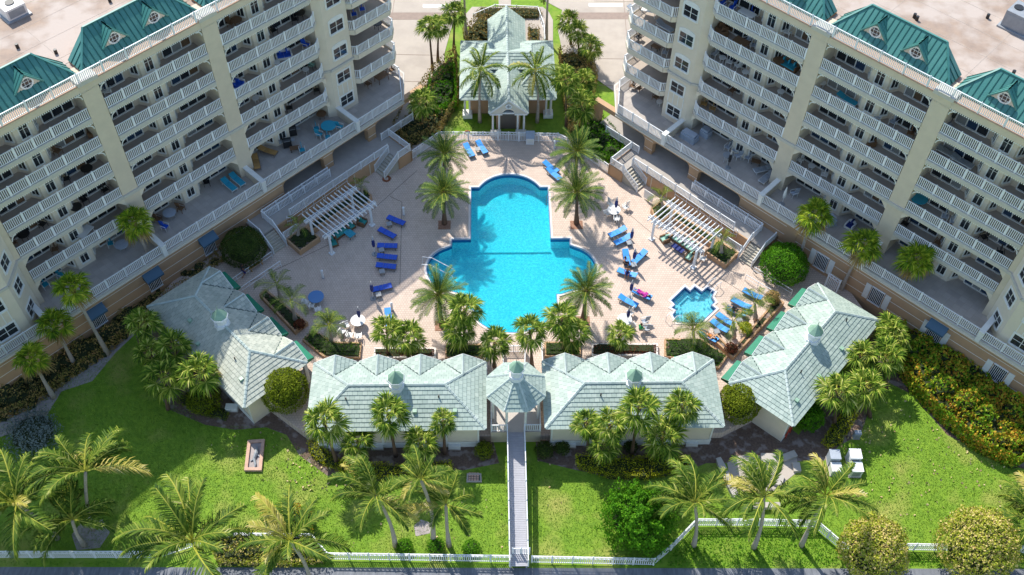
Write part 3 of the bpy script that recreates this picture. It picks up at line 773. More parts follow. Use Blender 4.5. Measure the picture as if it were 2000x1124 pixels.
    for s in (-8.9,-8.35,-7.8,-7.2): g.box(s-.04, s+.04, 1.85, 1.885, 6.2, 7.5)
    obj('trim_panel', g, M_trim, ot)
    # barred windows of the podium
    wins = [(-26.2,1), (-20.0,1), (-13.4,1)] if side == 'left' else [(-27.9+.0,0), (-22.6,1), (-16.3,1), (-9.0,1)]
    wins = PODWIN[side]
    for s in wins:
        g = MB(fr); g.box(s-.6, s+.6, 2.5, 2.53, .55, 2.35); 
        w = obj('barred_window', g, M_glass, t)
        g = MB(fr)
        for i in range(9): g.box(s-.6+i*.15-.02, s-.6+i*.15+.02, 2.56, 2.60, .5, 2.4)
        g.box(s-.66, s+.66, 2.53, 2.62, 2.35, 2.45); g.box(s-.66, s+.66, 2.53, 2.62, .45, .55); obj('window_bars', g, M_white, w)
        if side == 'right':
            
            for q_ in (-1.25, .72): g = MB(fr); g.box(s+q_, s+q_+.53, 2.515, 2.57, .5, 2.4); obj('shutter', g, M_trim, w)
        if side == 'left' or -17.5 < s < -13:
            g = MB(fr); g.face([(s-.85,2.53,3.0),(s+.85,2.53,3.0),(s+.85,3.25,2.5),(s-.85,3.25,2.5)]); g.face([(s-.85,2.53,2.96),(s-.85,3.25,2.46),(s+.85,3.25,2.46),(s+.85,2.53,2.96)])
            g.face([(s-.85,3.25,2.5),(s+.85,3.25,2.5),(s+.85,3.25,2.3),(s-.85,3.25,2.3)]); g.face([(s-.85,2.53,3.0),(s-.85,3.25,2.5),(s-.85,3.25,2.3),(s-.85,2.53,2.3)]); g.face([(s+.85,2.53,3.0),(s+.85,2.53,2.3),(s+.85,3.25,2.3),(s+.85,3.25,2.5)])
            obj('awning', g, M_awnblue, w)
    if side == 'right':
        g = MB(fr); g.box(-30.2, -29.0, 2.5, 2.54, 1.3, 3.3); obj('door', g, M_peach, t)
    return t
def inv(fr, p):
    dx, dy = p.x-fr.o[0], p.y-fr.o[1]; return dx*fr.u[0]+dy*fr.u[1], dx*fr.v[0]+dy*fr.v[1]
PODWIN = {'left': [inv(FL, at(*p, 1.4))[0] for p in ((404,477),(293.6,543),(183,613))], 'right': [inv(FR, at(*p, 1.4))[0] for p in ((1601,515),(1709.5,582),(1825,652),(1950,728))]}
BL_, BR_ = building('left'), building('right')

# ------------------------------------------------------------------ promenades, stairs, ramps beside the podiums
def stairs(parent, fr, a0, a1, b0, b1, ztop, zbot, axis, n=7):
    """steps down from the 0 end to the 1 end of the axis ('a' or 'b')"""
    for i in range(n):
        f0, f1 = i/n, (i+1)/n; z = ztop-(ztop-zbot)*(i+1)/(n+1)
        g = MB(fr)
        if axis == 'a': g.box(*sorted((a0+(a1-a0)*f0, a0+(a1-a0)*f1)), b0, b1, zbot-.05, z)
        else: g.box(a0, a1, *sorted((b0+(b1-b0)*f0, b0+(b1-b0)*f1)), zbot-.05, z)
        obj('step', g, M_stair, parent)
PZ = 1.3
def promenade(side):
    fr = FL if side == 'left' else FR; w = 'left' if side == 'left' else 'right'
    t = empty('promenade', fr.w(-40, 4, 0), 'raised concrete promenade with white railings along the %s podium' % w, 'promenade', 'raised promenades')
    b = MB(fr); b.prism([(-53,-2.9),(-35.4,-2.9),(-35.4,2.5),(-30.8,2.5),(-30.8,4.85),(-46.6,4.85),(-46.6,6.5),(-48.1,6.5),(-48.1,2.5),(-53,2.5)], .0, PZ-.02); obj('floor_slab', b, M_walk, t)
    b = MB(fr); b.box(-46.5,-34.2,4.85,5.05,-.02,PZ+.12); b.box(-48.25,-46.55,6.4,6.6,-.02,PZ+.1); b.box(-48.3,-48.1,3.3,6.6,-.02,PZ+.1); b.box(-30.9,-30.7,3,5.0,-.02,PZ+.1); b.box(-34.2,-32.2,4.85,4.98,-.02,PZ-.01); obj('retaining_wall', b, M_peach, t)
    b = MB(fr)
    for s in range(-46, -34, 2): b.box(s-.05, s+.05, 5.05, 5.10, 0, PZ+.1)
    obj('wall_rib', b, M_cream, t, stuff=True)
    st = empty('staircase', fr.w(-45.6, 5.8, 0), 'seven concrete steps from the %s promenade down to the deck near the date palms' % w, 'stairs', 'promenade stairs')
    stairs(st, fr, -46.6, -44.6, 5.05, 6.45, PZ, 0, 'a')
    for v in (5.08, 6.48): railing(st, fr, [(-46.55,v,PZ-.05),(-44.6,v,-.02)], 0, .95, 3, gap=.12)
    st = empty('staircase', fr.w(-31.5, 5.7, 0), 'concrete steps from the far end of the %s promenade beside the domed hedge' % w, 'stairs', 'promenade stairs')
    stairs(st, fr, -32.15, -30.8, 4.98, 6.5, PZ, 0, 'b')
    for s in (-32.25, -30.72): railing(st, fr, [(s,3.2,PZ),(s,4.9,PZ),(s,6.5,-.02)], 0, .95, 3, gap=.12)
    railing(t, fr, [(-46.55,4.95),(-34.2,4.95)], PZ+.1, .92, 1.75)
    railing(t, fr, [(-46.6,6.5),(-48.15,6.5),(-48.15,3.35)], PZ+.08, .92, 1.6)
    railing(t, fr, [(-47.2,3.3),(-48.15,3.3)], PZ, .95, 1.6); railing(t, fr, [(-48.15,3.3),(-51.5,3.3)], PZ, .95, 1.6)
    railing(t, fr, [(-40.3,3.15),(-32.4,3.15)], PZ, .98, 1.75); railing(t, fr, [(-40.3,3.50),(-32.35,3.50)], PZ-.05, .98, 1.75)
    railing(t, fr, [(-34.0,6.1),(-32.4,6.1)], .5, .9, 1.7)
    handrail(t, fr, [(-41.0,5.2,PZ+.55),(-34.0,5.2,PZ+.25),(-33.7,5.0,PZ+.25),(-33.9,4.8,PZ+.25)])
for s_ in ('left', 'right'): promenade(s_)
if 1:
    hr = empty('ramp_handrail', FL.w(-28, 8, 0), 'pair of white ramp handrails beside the dark domed hedge on the left', 'handrail', 'ramp handrails')
    handrail(hr, WF, [at(530,492,.9), at(437,556,.75)]); handrail(hr, WF, [at(547,510,.9), at(455,572,.75)])
    hr = empty('ramp_handrail', FR.w(-26, 8, 0), 'white ramp handrail below the domed hedge on the right', 'handrail', 'ramp handrails')
    handrail(hr, WF, [at(1474,522,.9), at(1548,567,.9)]); handrail(hr, WF, [at(1458,537,.8), at(1506,566,.8)])
    sg_ = obj('notice_board', (lambda g: (g.box(-43.62,-42.5,6.61,6.66,.15,1.25), g)[1])(MB(FR)), M_pvc)
    tag(sg_, 'pale notice board on the wall by the right hand stairs', 'sign')
    sg_ = obj('notice_board', (lambda g: (g.box(-31.9+.0,-30.6,8.46,8.5,.05,.62), g)[1])(MB(Fr(FR.o[0], FR.o[1], FR.u[0], FR.u[1], FR.v[0], FR.v[1]))), M_pvc)
    bpy.data.objects.remove(sg_)

# ------------------------------------------------------------------ planters with clipped plants
def leaf_quads(mb, c, size, n, nrm=None):
    pass
def leaves(pts, size, asp=.55, flat=.0):
    """many small leaf quads; pts: (pos, normal)"""
    mb = MB(); V = mb.V; F = mb.F; u = rnd.uniform
    for p, nn in pts:
        a = Vector((u(-1,1), u(-1,1), u(-.7,.7))) + (nn*flat if nn else Vector())
        n1 = a.normalized() if a.length > .01 else Vector((0,0,1))
        t = n1.orthogonal().normalized(); b_ = n1.cross(t); th = u(0, 6.28)
        d = t*math.cos(th)+b_*math.sin(th); e = n1.cross(d); s = size*u(.65, 1.3)
        k = len(V); V += [p-d*s*.5, p+e*s*asp*.5, p+d*s*.5+n1*s*.08, p-e*s*asp*.5]; F.append([k, k+1, k+2, k+3]); mb.I.append(0)
    return mb
def in_poly(x, y, P):
    r = False; n = len(P)
    for i in range(n):
        x1, y1, x2, y2 = P[i][0], P[i][1], P[i-1][0], P[i-1][1]
        if (y1 > y) != (y2 > y) and x < (x2-x1)*(y-y1)/(y2-y1)+x1: r = not r
    return r
def edge_dist(x, y, P):
    m_ = 1e9
    for i in range(len(P)):
        ax, ay = P[i-1][0], P[i-1][1]; bx, by = P[i][0], P[i][1]; dx, dy = bx-ax, by-ay; L2 = dx*dx+dy*dy or 1e-9
        t = max(0, min(1, ((x-ax)*dx+(y-ay)*dy)/L2)); m_ = min(m_, math.hypot(x-ax-dx*t, y-ay-dy*t))
    return m_
from mathutils import noise as mnoise
def hedge(name, P, z0, h, m, label, cat='hedge', group=None, dens=55, size=.14, rough=.25, soft=.5, core=M_core, parent=None, clump=1.1, asp=.6):
    """clipped or loose mass over plan polygon P (world points)"""
    P = [(p[0], p[1]) for p in P]; xs = [p[0] for p in P]; ys = [p[1] for p in P]
    ar = abs(sum(P[i-1][0]*P[i][1]-P[i][0]*P[i-1][1] for i in range(len(P))))/2
    def top(x, y):
        d = edge_dist(x, y, P); n_ = mnoise.noise(Vector((x*clump, y*clump, z0*3+h)))+.5*mnoise.noise(Vector((x*clump*2.7, y*clump*2.7, 5)))
        return h*(1-rough*.5+rough*n_)*(1-math.exp(-(d+.06)/max(soft*.35, .02)) if soft else 1)
    pts = []; N = int(ar*dens); tries = 0
    while len(pts) < N and tries < N*6:
        tries += 1; x = rnd.uniform(min(xs), max(xs)); y = rnd.uniform(min(ys), max(ys))
        if in_poly(x, y, P):
            z = z0+top(x, y)-abs(rnd.gauss(0, .10))*min(1, h); pts.append((Vector((x, y, max(z0+.02, z))), None))
    per = sum(math.hypot(P[i][0]-P[i-1][0], P[i][1]-P[i-1][1]) for i in range(len(P)))
    for i in range(len(P)):          # sides
        a, b_ = P[i-1], P[i]; l = math.hypot(b_[0]-a[0], b_[1]-a[1])
        for _ in range(int(l*h*dens*.8)):
            t = rnd.random(); x = a[0]+(b_[0]-a[0])*t; y = a[1]+(b_[1]-a[1])*t; f = rnd.random()
            pts.append((Vector((x+rnd.gauss(0, .07), y+rnd.gauss(0, .07), z0+f*h*.85)), None))
    g = leaves(pts, size, asp)
    if parent is not None: o = obj(name, g, m, parent, stuff=True)
    else:
        o = obj(name, g, m); tag(o, label, cat, group)
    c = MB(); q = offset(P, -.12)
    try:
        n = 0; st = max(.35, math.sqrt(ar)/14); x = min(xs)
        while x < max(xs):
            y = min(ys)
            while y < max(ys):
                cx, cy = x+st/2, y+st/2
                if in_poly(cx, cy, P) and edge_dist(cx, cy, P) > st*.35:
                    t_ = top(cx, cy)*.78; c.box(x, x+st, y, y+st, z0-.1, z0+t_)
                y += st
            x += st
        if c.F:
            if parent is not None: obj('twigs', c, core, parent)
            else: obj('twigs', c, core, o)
    except ZeroDivisionError: pass
    return o
def blob(name, c, rx, ry, rz, m, label, cat='bush', n=2600, size=.13, zc=None, group=None, rough=.12, asp=.6, flat=.9, trunk=True, squash=0, clump=1.6, deep=.10):
    """leafy round crown standing on the ground at c"""
    cz = c[2]+(zc if zc is not None else rz*.95); pts = []
    for _ in range(n):
        v = Vector((rnd.gauss(0,1), rnd.gauss(0,1), rnd.gauss(0,1))).normalized()
        if v.z < -.55: v.z = -v.z
        nn = mnoise.noise(v*clump*1.6+Vector((c[0], c[1], 0)))+.6*mnoise.noise(v*clump*4+Vector((c[0], c[1], 3)))
        r = (1+rough*nn*1.5)*(1-abs(rnd.gauss(0, deep)))
        zz = v.z*rz*r; zz = zz if not squash else zz*(1-squash*max(0, v.z)**3)
        pts.append((Vector((c[0]+v.x*rx*r, c[1]+v.y*ry*r, max(c[2]+.02, cz+zz))), v))
    o = obj(name, leaves(pts, size, asp, flat), m); tag(o, label, cat, group)
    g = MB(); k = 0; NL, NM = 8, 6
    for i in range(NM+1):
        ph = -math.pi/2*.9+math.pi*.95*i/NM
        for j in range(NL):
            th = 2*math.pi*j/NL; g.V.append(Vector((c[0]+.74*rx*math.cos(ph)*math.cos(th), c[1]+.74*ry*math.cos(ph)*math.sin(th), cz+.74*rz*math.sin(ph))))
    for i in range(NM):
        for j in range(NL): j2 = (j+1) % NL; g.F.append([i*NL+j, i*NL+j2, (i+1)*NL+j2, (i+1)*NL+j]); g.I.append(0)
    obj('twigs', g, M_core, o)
    if trunk:
        g = MB(); g.tube([Vector((c[0], c[1], c[2]-.1)), Vector((c[0]+.05, c[1], cz))], [.14, .08], 7); obj('trunk', g, M_trunkd, o)
    return o
def planter(pts, z, label, hm=None, hh=.35, wall=M_peach, wt=.16, soil=M_soil, hl='clipped hedge', group='planters on the pool deck', z0=0, **kw):
    t = empty('planter', (sum(p[0] for p in pts)/len(pts), sum(p[1] for p in pts)/len(pts), z0), label, 'planter', group)
    b = MB(); pts = [tuple(p[:2]) for p in pts]; inn = offset(pts, -wt); ring(b, inn, pts, z0-.05, z0+z); obj('wall', b, wall, t)
    b = MB(); b.prism(inn, z0-.05, z0+z-.10); obj('soil', b, soil, t)
    if hm: hedge('planting', inn, z0+z-.12, hh, hm, None, parent=t, **kw)
    return t
W2 = lambda fr, P: [fr.w(*p) for p in P]
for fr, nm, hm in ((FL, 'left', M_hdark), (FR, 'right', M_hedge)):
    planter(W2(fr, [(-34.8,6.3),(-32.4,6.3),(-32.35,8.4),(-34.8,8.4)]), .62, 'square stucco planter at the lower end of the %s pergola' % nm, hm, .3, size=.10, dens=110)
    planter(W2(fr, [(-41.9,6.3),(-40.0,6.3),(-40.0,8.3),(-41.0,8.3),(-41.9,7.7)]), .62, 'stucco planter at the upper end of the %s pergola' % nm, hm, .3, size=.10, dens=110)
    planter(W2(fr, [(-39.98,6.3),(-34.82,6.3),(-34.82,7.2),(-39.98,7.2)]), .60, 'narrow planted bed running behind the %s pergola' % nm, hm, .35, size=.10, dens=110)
A_ = lambda L, z=0: [at(x, y, z) for x, y in L]
planter(A_([(508,583),(520,571),(603,636),(577,655)]), .55, 'long stucco planter with two small palms beside the shaded cabana', M_hdark, .25, size=.10, dens=70)
planter(A_([(591,668),(613,648),(652,672),(707,673),(704,703),(634,702)]), .35, 'green clipped hedge bed at the lower left of the deck', M_hedge, .5, size=.11, dens=130)
planter(A_([(731,684),(852,684),(852,704),(731,704)]), .40, 'white edged croton bed left of the gazebo', M_croton, .35, wall=M_coping, size=.13, dens=70)
planter(A_([(870,676),(943,676),(943,704),(870,704)]), .35, 'dark green hedge bed just left of the gazebo steps', M_hedge, .55, size=.11, dens=120)
planter(A_([(1063,672),(1134,672),(1134,700),(1063,700)]), .35, 'dark green hedge bed just right of the gazebo steps', M_hedge, .55, size=.11, dens=120)
planter(A_([(1155,676),(1284,676),(1284,700),(1155,700)]), .40, 'croton bed behind the lower right tables', M_croton, .35, wall=M_coping, size=.13, dens=80)
planter(A_([(1297,666),(1368,666),(1420,700),(1403,724),(1297,700)]), .35, 'wide green hedge bed below the spa', M_hedge, .5, size=.11, dens=130)
planter(A_([(1388,666),(1398,658),(1428,690),(1516,588),(1530,597),(1430,706)]), .50, 'angled stucco planter with palms beside the sunlit cabana', M_olive, .25, size=.10, dens=40)

# ------------------------------------------------------------------ pergolas
def pergola(fr, nm):
    t = empty('pergola', fr.w(-37, 9, 0), 'white slatted pergola on four columns beside the %s promenade' % nm, 'pergola', 'white pergolas')
    for s in (-34.6, -39.6):
        for v in (10.3, 7.6):
            g = MB(fr); g.box(s-.24, s+.24, v-.24, v+.24, .01, .14); g.cone((s, v), .14, .12, .14, 2.55, 12); g.box(s-.18, s+.18, v-.18, v+.18, 2.5, 2.6); obj('column', g, M_white, t)
    for v in (10.3, 7.6):
        for dv in (-.11, .11):
            g = MB(fr); g.bar((-34.0,v+dv,2.74),(-40.3,v+dv,2.74),.055,.26); obj('beam', g, M_white, t)
    for i in range(14):
        s = -34.35-i*(5.6/13); g = MB(fr); g.bar((s,6.85,2.96),(s,11.0,2.96),.06,.17); obj('rafter', g, M_white, t)
pergola(FL, 'left'); pergola(FR, 'right')

# ------------------------------------------------------------------ cabanas
def hip_tiles(t, fr, x0, x1, y0, y1, ze, zr, name='tiled_roof', tm=None):
    """hip roof; returns the roof part"""
    W = fr.w; h = (y1-y0)/2; ym = (y0+y1)/2; e = [W(x0,y0,ze), W(x1,y0,ze), W(x1,y1,ze), W(x0,y1,ze)]; r0, r1 = W(x0+h,ym,zr), W(x1-h,ym,zr)
    u = MB(fr); u.box(x0+.06, x1-.06, y0+.06, y1-.06, ze-.16, ze-.02); roof = obj(name, u, M_trim, t)
    til, und = MB(), MB()
    for P in ([e[0],e[1],r1,r0], [e[1],e[2],r1], [e[2],e[3],r0,r1], [e[3],e[0],r0]):
        tile_slope(til, und, P)
    obj('roof_tiles', til, tm or M_tile, roof, stuff=True); obj('roof_felt', und, M_under, roof)
    c = MB()
    for a, b_ in ((e[0],r0),(e[1],r1),(e[2],r1),(e[3],r0),(r0,r1)): cap_line(c, a+Vector((0,0,.04)), b_+Vector((0,0,.04)))
    obj('ridge_tiles', c, M_cap, roof, stuff=True)
    return roof
def cupola(t, fr, x, y, z, s=1.0, body=.75):
    g = MB(fr); g.cone((x,y), .62*s, .55*s, z-.45, z+.15, 8, R(22.5)); g.cone((x,y), .46*s, .46*s, z+.15, z+body, 8, R(22.5)); g.cone((x,y), .66*s, .62*s, z+body, z+body+.12, 8, R(22.5))
    c = obj('cupola', g, M_white, t)
    for i in range(8):
        a0, a1 = R(22.5+45*i), R(67.5+45*i); r = .60*s; g = MB(fr)
        g.face([(x+r*math.cos(a0), y+r*math.sin(a0), z+body+.13), (x+r*math.cos(a1), y+r*math.sin(a1), z+body+.13), (x, y, z+body+.13+.72*s)]); obj('roof_panel', g, M_gcap, c)
    g = MB(fr); g.cone((x,y), .04, .01, z+body+.13+.70*s, z+body+.13+1.1*s, 5); obj('finial', g, M_gcap, c)
M_gcap = mat('faded_green_metal', (.20,.33,.24), (.27,.42,.31), 2, .45)
def cabana(fr, x0, x1, y0, y1, label, gz_back=GZ, nd=4, vents=(), cup=None, red=False, tm=None):
    """y1 is the pool side"""
    t = empty('cabana', fr.w((x0+x1)/2, (y0+y1)/2, 0), label, 'cabana', 'tiled roof cabanas'); ze, zr = 2.9, 4.5; ym = (y0+y1)/2
    g = MB(fr); g.box(x0+.55, x1-.55, y0+.6, y1-.9, GZ-.1, 2.78); w = obj('wall', g, M_cream2, t)
    g = MB(fr); g.box(x0+.52, x1-.52, y0+.57, y0+.6, GZ-.1, -.1); g.box(x0+.5, x1-.5, y0+.53, y0+.57, -.12, .0); obj('plinth', g, M_trim, w)
    n = 5
    for i in range(n+1):
        xx = x0+.62+(x1-x0-1.24)*i/n; g = MB(fr); g.box(xx-.07, xx+.07, y0+.54, y0+.6, -.1, 2.7); obj('pilaster', g, M_trim, w)
    roof = hip_tiles(t, fr, x0, x1, y0, y1, ze, zr, tm=tm)
    W = fr.w; h = (y1-y0)/2; sl = (zr-ze)/h; m_ = (x1-x0)/nd
    for i in range(nd):
        cx = x0+1.85+(x1-x0-3.7)*i/(nd-1) if nd > 1 else (x0+x1)/2
        hw, rise = 1.62, .95; zf = ze+.02; back = y1-rise/sl; til, und = MB(), MB(); ov = .12
        for sg in (-1, 1):
            P = [W(cx+sg*hw, y1+ov, zf), W(cx+sg*hw, y1-.05, zf), W(cx, back, zf+rise), W(cx, y1+ov, zf+rise)]
            tile_slope(til, und, P if sg > 0 else [P[1], P[0], P[3], P[2]])
        g = MB(fr)
        for sg in (-1, 1): g.bar((cx+sg*hw,y1-.05,zf+.04),(cx,back,zf+rise+.04),.11,.05)
        obj('valley_line', g, M_under, roof)  # dark strip laid along each gable valley
        g = MB(fr); g.face([(cx-hw+.1,y1,zf-.05),(cx+hw-.1,y1,zf-.05),(cx,y1,zf+rise-.06)]); d = obj('gable', g, M_cream2, t)
        obj('roof_tiles', til, tm or M_tile, d, stuff=True); obj('roof_felt', und, M_under, d)
        c = MB(); cap_line(c, W(cx,y1+ov,zf+rise+.03), W(cx,back,zf+rise+.03), w=.2); obj('ridge_tiles', c, M_cap, d, stuff=True)
        g = MB(fr)
        for sg in (-1, 1): g.bar((cx+sg*hw,y1+ov+.02,zf),(cx,y1+ov+.02,zf+rise),.05,.12)
        obj('bargeboard', g, M_trim, d)
        g = MB(fr); a0, a1, b0, b1, zt, zb = cx-1.2, cx+1.2, y1-.6, y1+1.0, 2.55, 2.05
        g.face([(a0,b0,zt),(a1,b0,zt),(a1,b1,zb),(a0,b1,zb)]); g.face([(a0,b1,zb),(a1,b1,zb),(a1,b1,zb-.25),(a0,b1,zb-.25)]); g.face([(a0,b0,zt-.02),(a0,b1,zb-.02),(a0,b1,zb-.25),(a0,b0,zb-.25)]); g.face([(a1,b0,zt),(a1,b0,zb-.25),(a1,b1,zb-.25),(a1,b1,zb)])
        obj('awning', g, M_awn, t)
        for xx in (cx-1.6,) + ((cx+1.6,) if i == nd-1 else ()):
            g = MB(fr); g.box(xx-.15, xx+.15, y1-.35, y1-.05, 0, 2.8); obj('column', g, M_trim, t)
    cupola(t, fr, (x0+x1)/2 if cup is None else cup, ym, zr, 1.15, .95)
    for (vx, vy, big) in vents:
        z = ze+sl*(min(vy-y0, y1-vy)); g = MB(fr)
        if big: g.box(vx-.16, vx+.16, vy-.16, vy+.16, z-.1, z+.22)
        else: g.cone((vx, vy), .06, .06, z-.1, z+.38, 8)
        obj('roof_vent', g, M_gcap if big else M_blk, t)
    return t
cabana(FC, -16.7, -2.45, 42.9, 49.4, 'cabana with mint tiled roof left of the gazebo', vents=((-13.6,45.1,0),(-6.2,45.2,0),(-8.1,44.2,1),(-4.9,44.2,1)))
cabana(FC, 2.3, 16.65, 42.9, 49.4, 'cabana with mint tiled roof right of the gazebo', vents=((6.8,45.2,0),(12.6,45.2,0),(5.2,44.1,1)))
FCL = Fr(-24.24, 51.6, -.711, .703, .703, .711); FCR = Fr(25.0, 51.02, .646, .763, -.763, .646)
cabana(FCL, -7.15, 7.15, -3.2, 3.2, 'angled cabana half in building shade on the left of the garden', cup=0, tm=M_tilewarm, vents=((-3.4,-1.2,0),(-5.2,-1.9,1),(2.6,-1.6,1),(.4,-2.4,1)))
cabana(FCR, -7.1, 7.1, -3.1, 3.1, 'angled sunlit cabana on the right of the garden', cup=.3, vents=((4.2,-1.1,0),(-3.0,-1.0,0),(1.8,-2.2,1),(-1.9,-2.2,1),(-5.2,-2.1,1)))
g = MB(FCR)
for a in (-6.0, -5.3): g.tube([FCR.w(a,-2.62,GZ), FCR.w(a,-2.62,.9)], .05, 6)
g.tube([FCR.w(-6.0,-2.62,.9), FCR.w(-5.3,-2.62,.9)], .05, 6); g.tube([FCR.w(-6.4,-2.62,.1), FCR.w(-5.3,-2.62,.1)], .05, 6)
o = obj('fire_pipe', g, M_red); tag(o, 'red painted fire pipes at the corner of the sunlit angled cabana', 'pipe')

# ------------------------------------------------------------------ gazebo and boardwalk
gz = empty('gazebo', FC.w(0, 45.9, 0), 'octagonal gazebo with mint tiles and tall white cupola at the head of the boardwalk', 'gazebo')
W = FC.w; gx, gy, GE, GT = .0, 45.95, 4.35, 6.2
oc = [W(gx+2.5*math.cos(R(22.5+45*i)), gy+2.5*math.sin(R(22.5+45*i)), GE) for i in range(8)]; ap = W(gx, gy, GT)
g = MB(FC); g.prism([(gx+2.4*math.cos(R(22.5+45*i)), gy+2.4*math.sin(R(22.5+45*i))) for i in range(8)], GE-.2, GE-.03); rf = obj('tiled_roof', g, M_trim, gz)
til, und, cp = MB(), MB(), MB()
for i in range(8): tile_slope(til, und, [oc[i], oc[(i+1) % 8], ap]); cap_line(cp, oc[i]+Vector((0,0,.04)), ap+Vector((0,0,.04)), w=.2)
obj('roof_tiles', til, M_tile, rf, stuff=True); obj('roof_felt', und, M_under, rf); obj('ridge_tiles', cp, M_cap, rf, stuff=True)
cupola(gz, FC, gx, gy, GT-.15, 1.05, 1.0)
g = MB(FC); g.box(-2.05, 2.05, 43.9, 48.0, GZ, .78); obj('platform', g, M_cream, gz)
g = MB(FC); g.box(-2.1, 2.1, 43.85, 48.05, .785, .84); obj('floor_slab', g, M_tfloor, gz)
for i in range(8):
    x, y = gx+2.0*math.cos(R(22.5+45*i)), gy+2.0*math.sin(R(22.5+45*i)); g = MB(FC); g.cone((x, y), .11, .10, .8, GE-.15, 10); obj('column', g, M_trim, gz)
railing(gz, FC, [(-.72,43.95),(-2.0,43.95),(-2.0,47.9),(-.9,47.9)], .84, .95, 1.5); railing(gz, FC, [(.72,43.95),(2.0,43.95),(2.0,47.9),(.9,47.9)], .84, .95, 1.5)
st = empty('staircase', W(0, 49.2, 0), 'short steps from the gazebo up to the pool with white railings', 'stairs')
stairs(st, FC, -.85, .85, 48.05, 50.1, .84, 0, 'b', 4); railing(st, FC, [(-.9,48.0,.8),(-.9,50.1,.05),(-1.0,52.4,0)], 0, .95, 2); railing(st, FC, [(.9,48.0,.8),(.9,50.1,.05),(1.0,52.4,0)], 0, .95, 2)
railing(st, FC, [(-1.0,52.4),(1.0,52.4)], .0, .95, 1.0)
railing(st, FC, [(-2.35,48.2),(-2.35,53.0)], 0, .95, 2); railing(st, FC, [(2.45,48.2),(2.45,53.0)], 0, .95, 2)
bw = empty('boardwalk', W(0, 38, GZ), 'long grey plank boardwalk with white railings from gazebo to beach fence', 'boardwalk')
yb0, yb1, zb0, zb1 = 43.9, 32.6, .80, .10
N = 76
for i in range(N):
    y = yb0+(yb1-yb0)*(i+.5)/N; z = zb0+(zb1-zb0)*(i+.5)/N; g = MB(FC); g.box(-.66, .66, y-.068, y+.068, z-.05, z); obj('plank', g, M_wood, bw)
g = MB(FC)
for s in (-.6, .6): g.bar((s,yb0,zb0-.14),(s,yb1,zb1-.14),.08,.18)
obj('joist', g, M_wood, bw, stuff=True)
for i in range(6):
    y = yb0-1-i*2.0
    for s in (-.6, .6): g = MB(FC); g.box(s-.06, s+.06, y-.06, y+.06, GZ-.05, zb0-.2-(i*.12)); obj('pile', g, M_wood, bw)
for s in (-.70, .70): railing(bw, FC, [(s,yb0,zb0),(s,yb1,zb1)], 0, 1.0, 1.7)

# ------------------------------------------------------------------ fences
def fence(name, P, z, label, cat='fence', h=1.15, lattice=True, step=1.6, group=None, fr=WF):
    c = fr.w(P[0][0], P[0][1]) if True else None
    t = empty(name, (P[0][0], P[0][1], z), label, cat, group)
    for a, b_ in zip(P, P[1:]): railing(t, WF, [a, b_], z, h, step, lattice=lattice, name='fence_panel')
    return t
fence('pool_fence', [tuple(at(*p)[:2]) for p in ((803,313),(858,274),(972,275))], 0, 'white fence at the head of the pool, left of its gate', group='pool fences')
fence('pool_fence', [tuple(at(*p)[:2]) for p in ((1014,276),(1089,277),(1128,297),(1190,340))], 0, 'white fence at the head of the pool, right of its gate', group='pool fences')
fence('pool_gate', [tuple(at(*p)[:2]) for p in ((973,275),(1013,276))], 0, 'double white gate in the fence at the head of the pool', 'gate', step=.95, h=1.2)
bz = -.75
fence('beach_fence', [tuple(at(x, y, bz)[:2]) for x, y in ((-60,1090),(310,1090),(423,1054),(612,1056),(643,1093),(998,1098))], bz, 'white lattice topped fence along the beach path, left of the boardwalk', group='beach fences')
fence('beach_fence', [tuple(at(x, y, bz)[:2]) for x, y in ((1038,1099),(1276,1104),(1310,1075),(1356,1027),(1480,1027),(1590,1030),(1640,1073),(1700,1074),(1990,1078),(2080,1110))], bz, 'white lattice topped fence winding along the beach path, right of the boardwalk', group='beach fences')
fence('beach_gate', [tuple(at(x, y, .1)[:2]) for x, y in ((1001,1082),(1034,1082))], .05, 'small white gate closing the lower end of the boardwalk', 'gate', h=1.0, lattice=False, step=.7)
fence('side_gate', [tuple(at(x, y, 0)[:2]) for x, y in ((1610,560),(1632,575))], 0, 'white arched side gate between right podium and angled cabana', 'gate', h=1.9, step=1.6)
# ground sheets of the garden
PP = lambda L, z: [tuple(at(x, y, z)[:2]) for x, y in L]
sheet('beach_path', PP([(-150,1108),(2150,1112),(2150,1300),(-150,1300)], GZ), GZ+.03, M_path, .2)
sheet('planting_bed', PP([(560,850),(960,850),(975,905),(900,920),(700,935),(640,930),(585,890)], GZ), GZ+.012, M_soil, .1)
sheet('planting_bed', PP([(1045,850),(1420,845),(1500,800),(1560,850),(1640,870),(1610,900),(1450,905),(1380,905),(1330,925),(1200,935),(1110,915),(1050,900)], GZ), GZ+.012, M_soil, .1)
sheet('planting_bed', PP([(380,700),(440,720),(540,800),(600,850),(560,850),(520,835),(460,840),(400,830),(330,800),(290,740),(260,640),(300,600)], GZ), GZ+.012, M_soil, .1)
sheet('planting_bed', PP([(-200,700),(0,560),(400,500),(450,520),(300,640),(262,655),(225,690),(180,745),(120,765),(80,830),(-20,860),(-200,900)], GZ), GZ+.012, M_sand, .1)
sheet('planting_bed', PP([(1600,540),(1700,600),(2150,760),(2150,960),(1960,905),(1850,850),(1780,770),(1720,740),(1680,850),(1640,870),(1560,850),(1700,660)], GZ), GZ+.012, M_soil, .1)
sheet('gravel_strip', PP([(948,700),(975,700),(972,862),(946,862)], GZ), GZ+.02, M_gravel, .1)
sheet('gravel_strip', PP([(1045,700),(1066,700),(1066,862),(1046,862)], GZ), GZ+.02, M_gravel, .1)
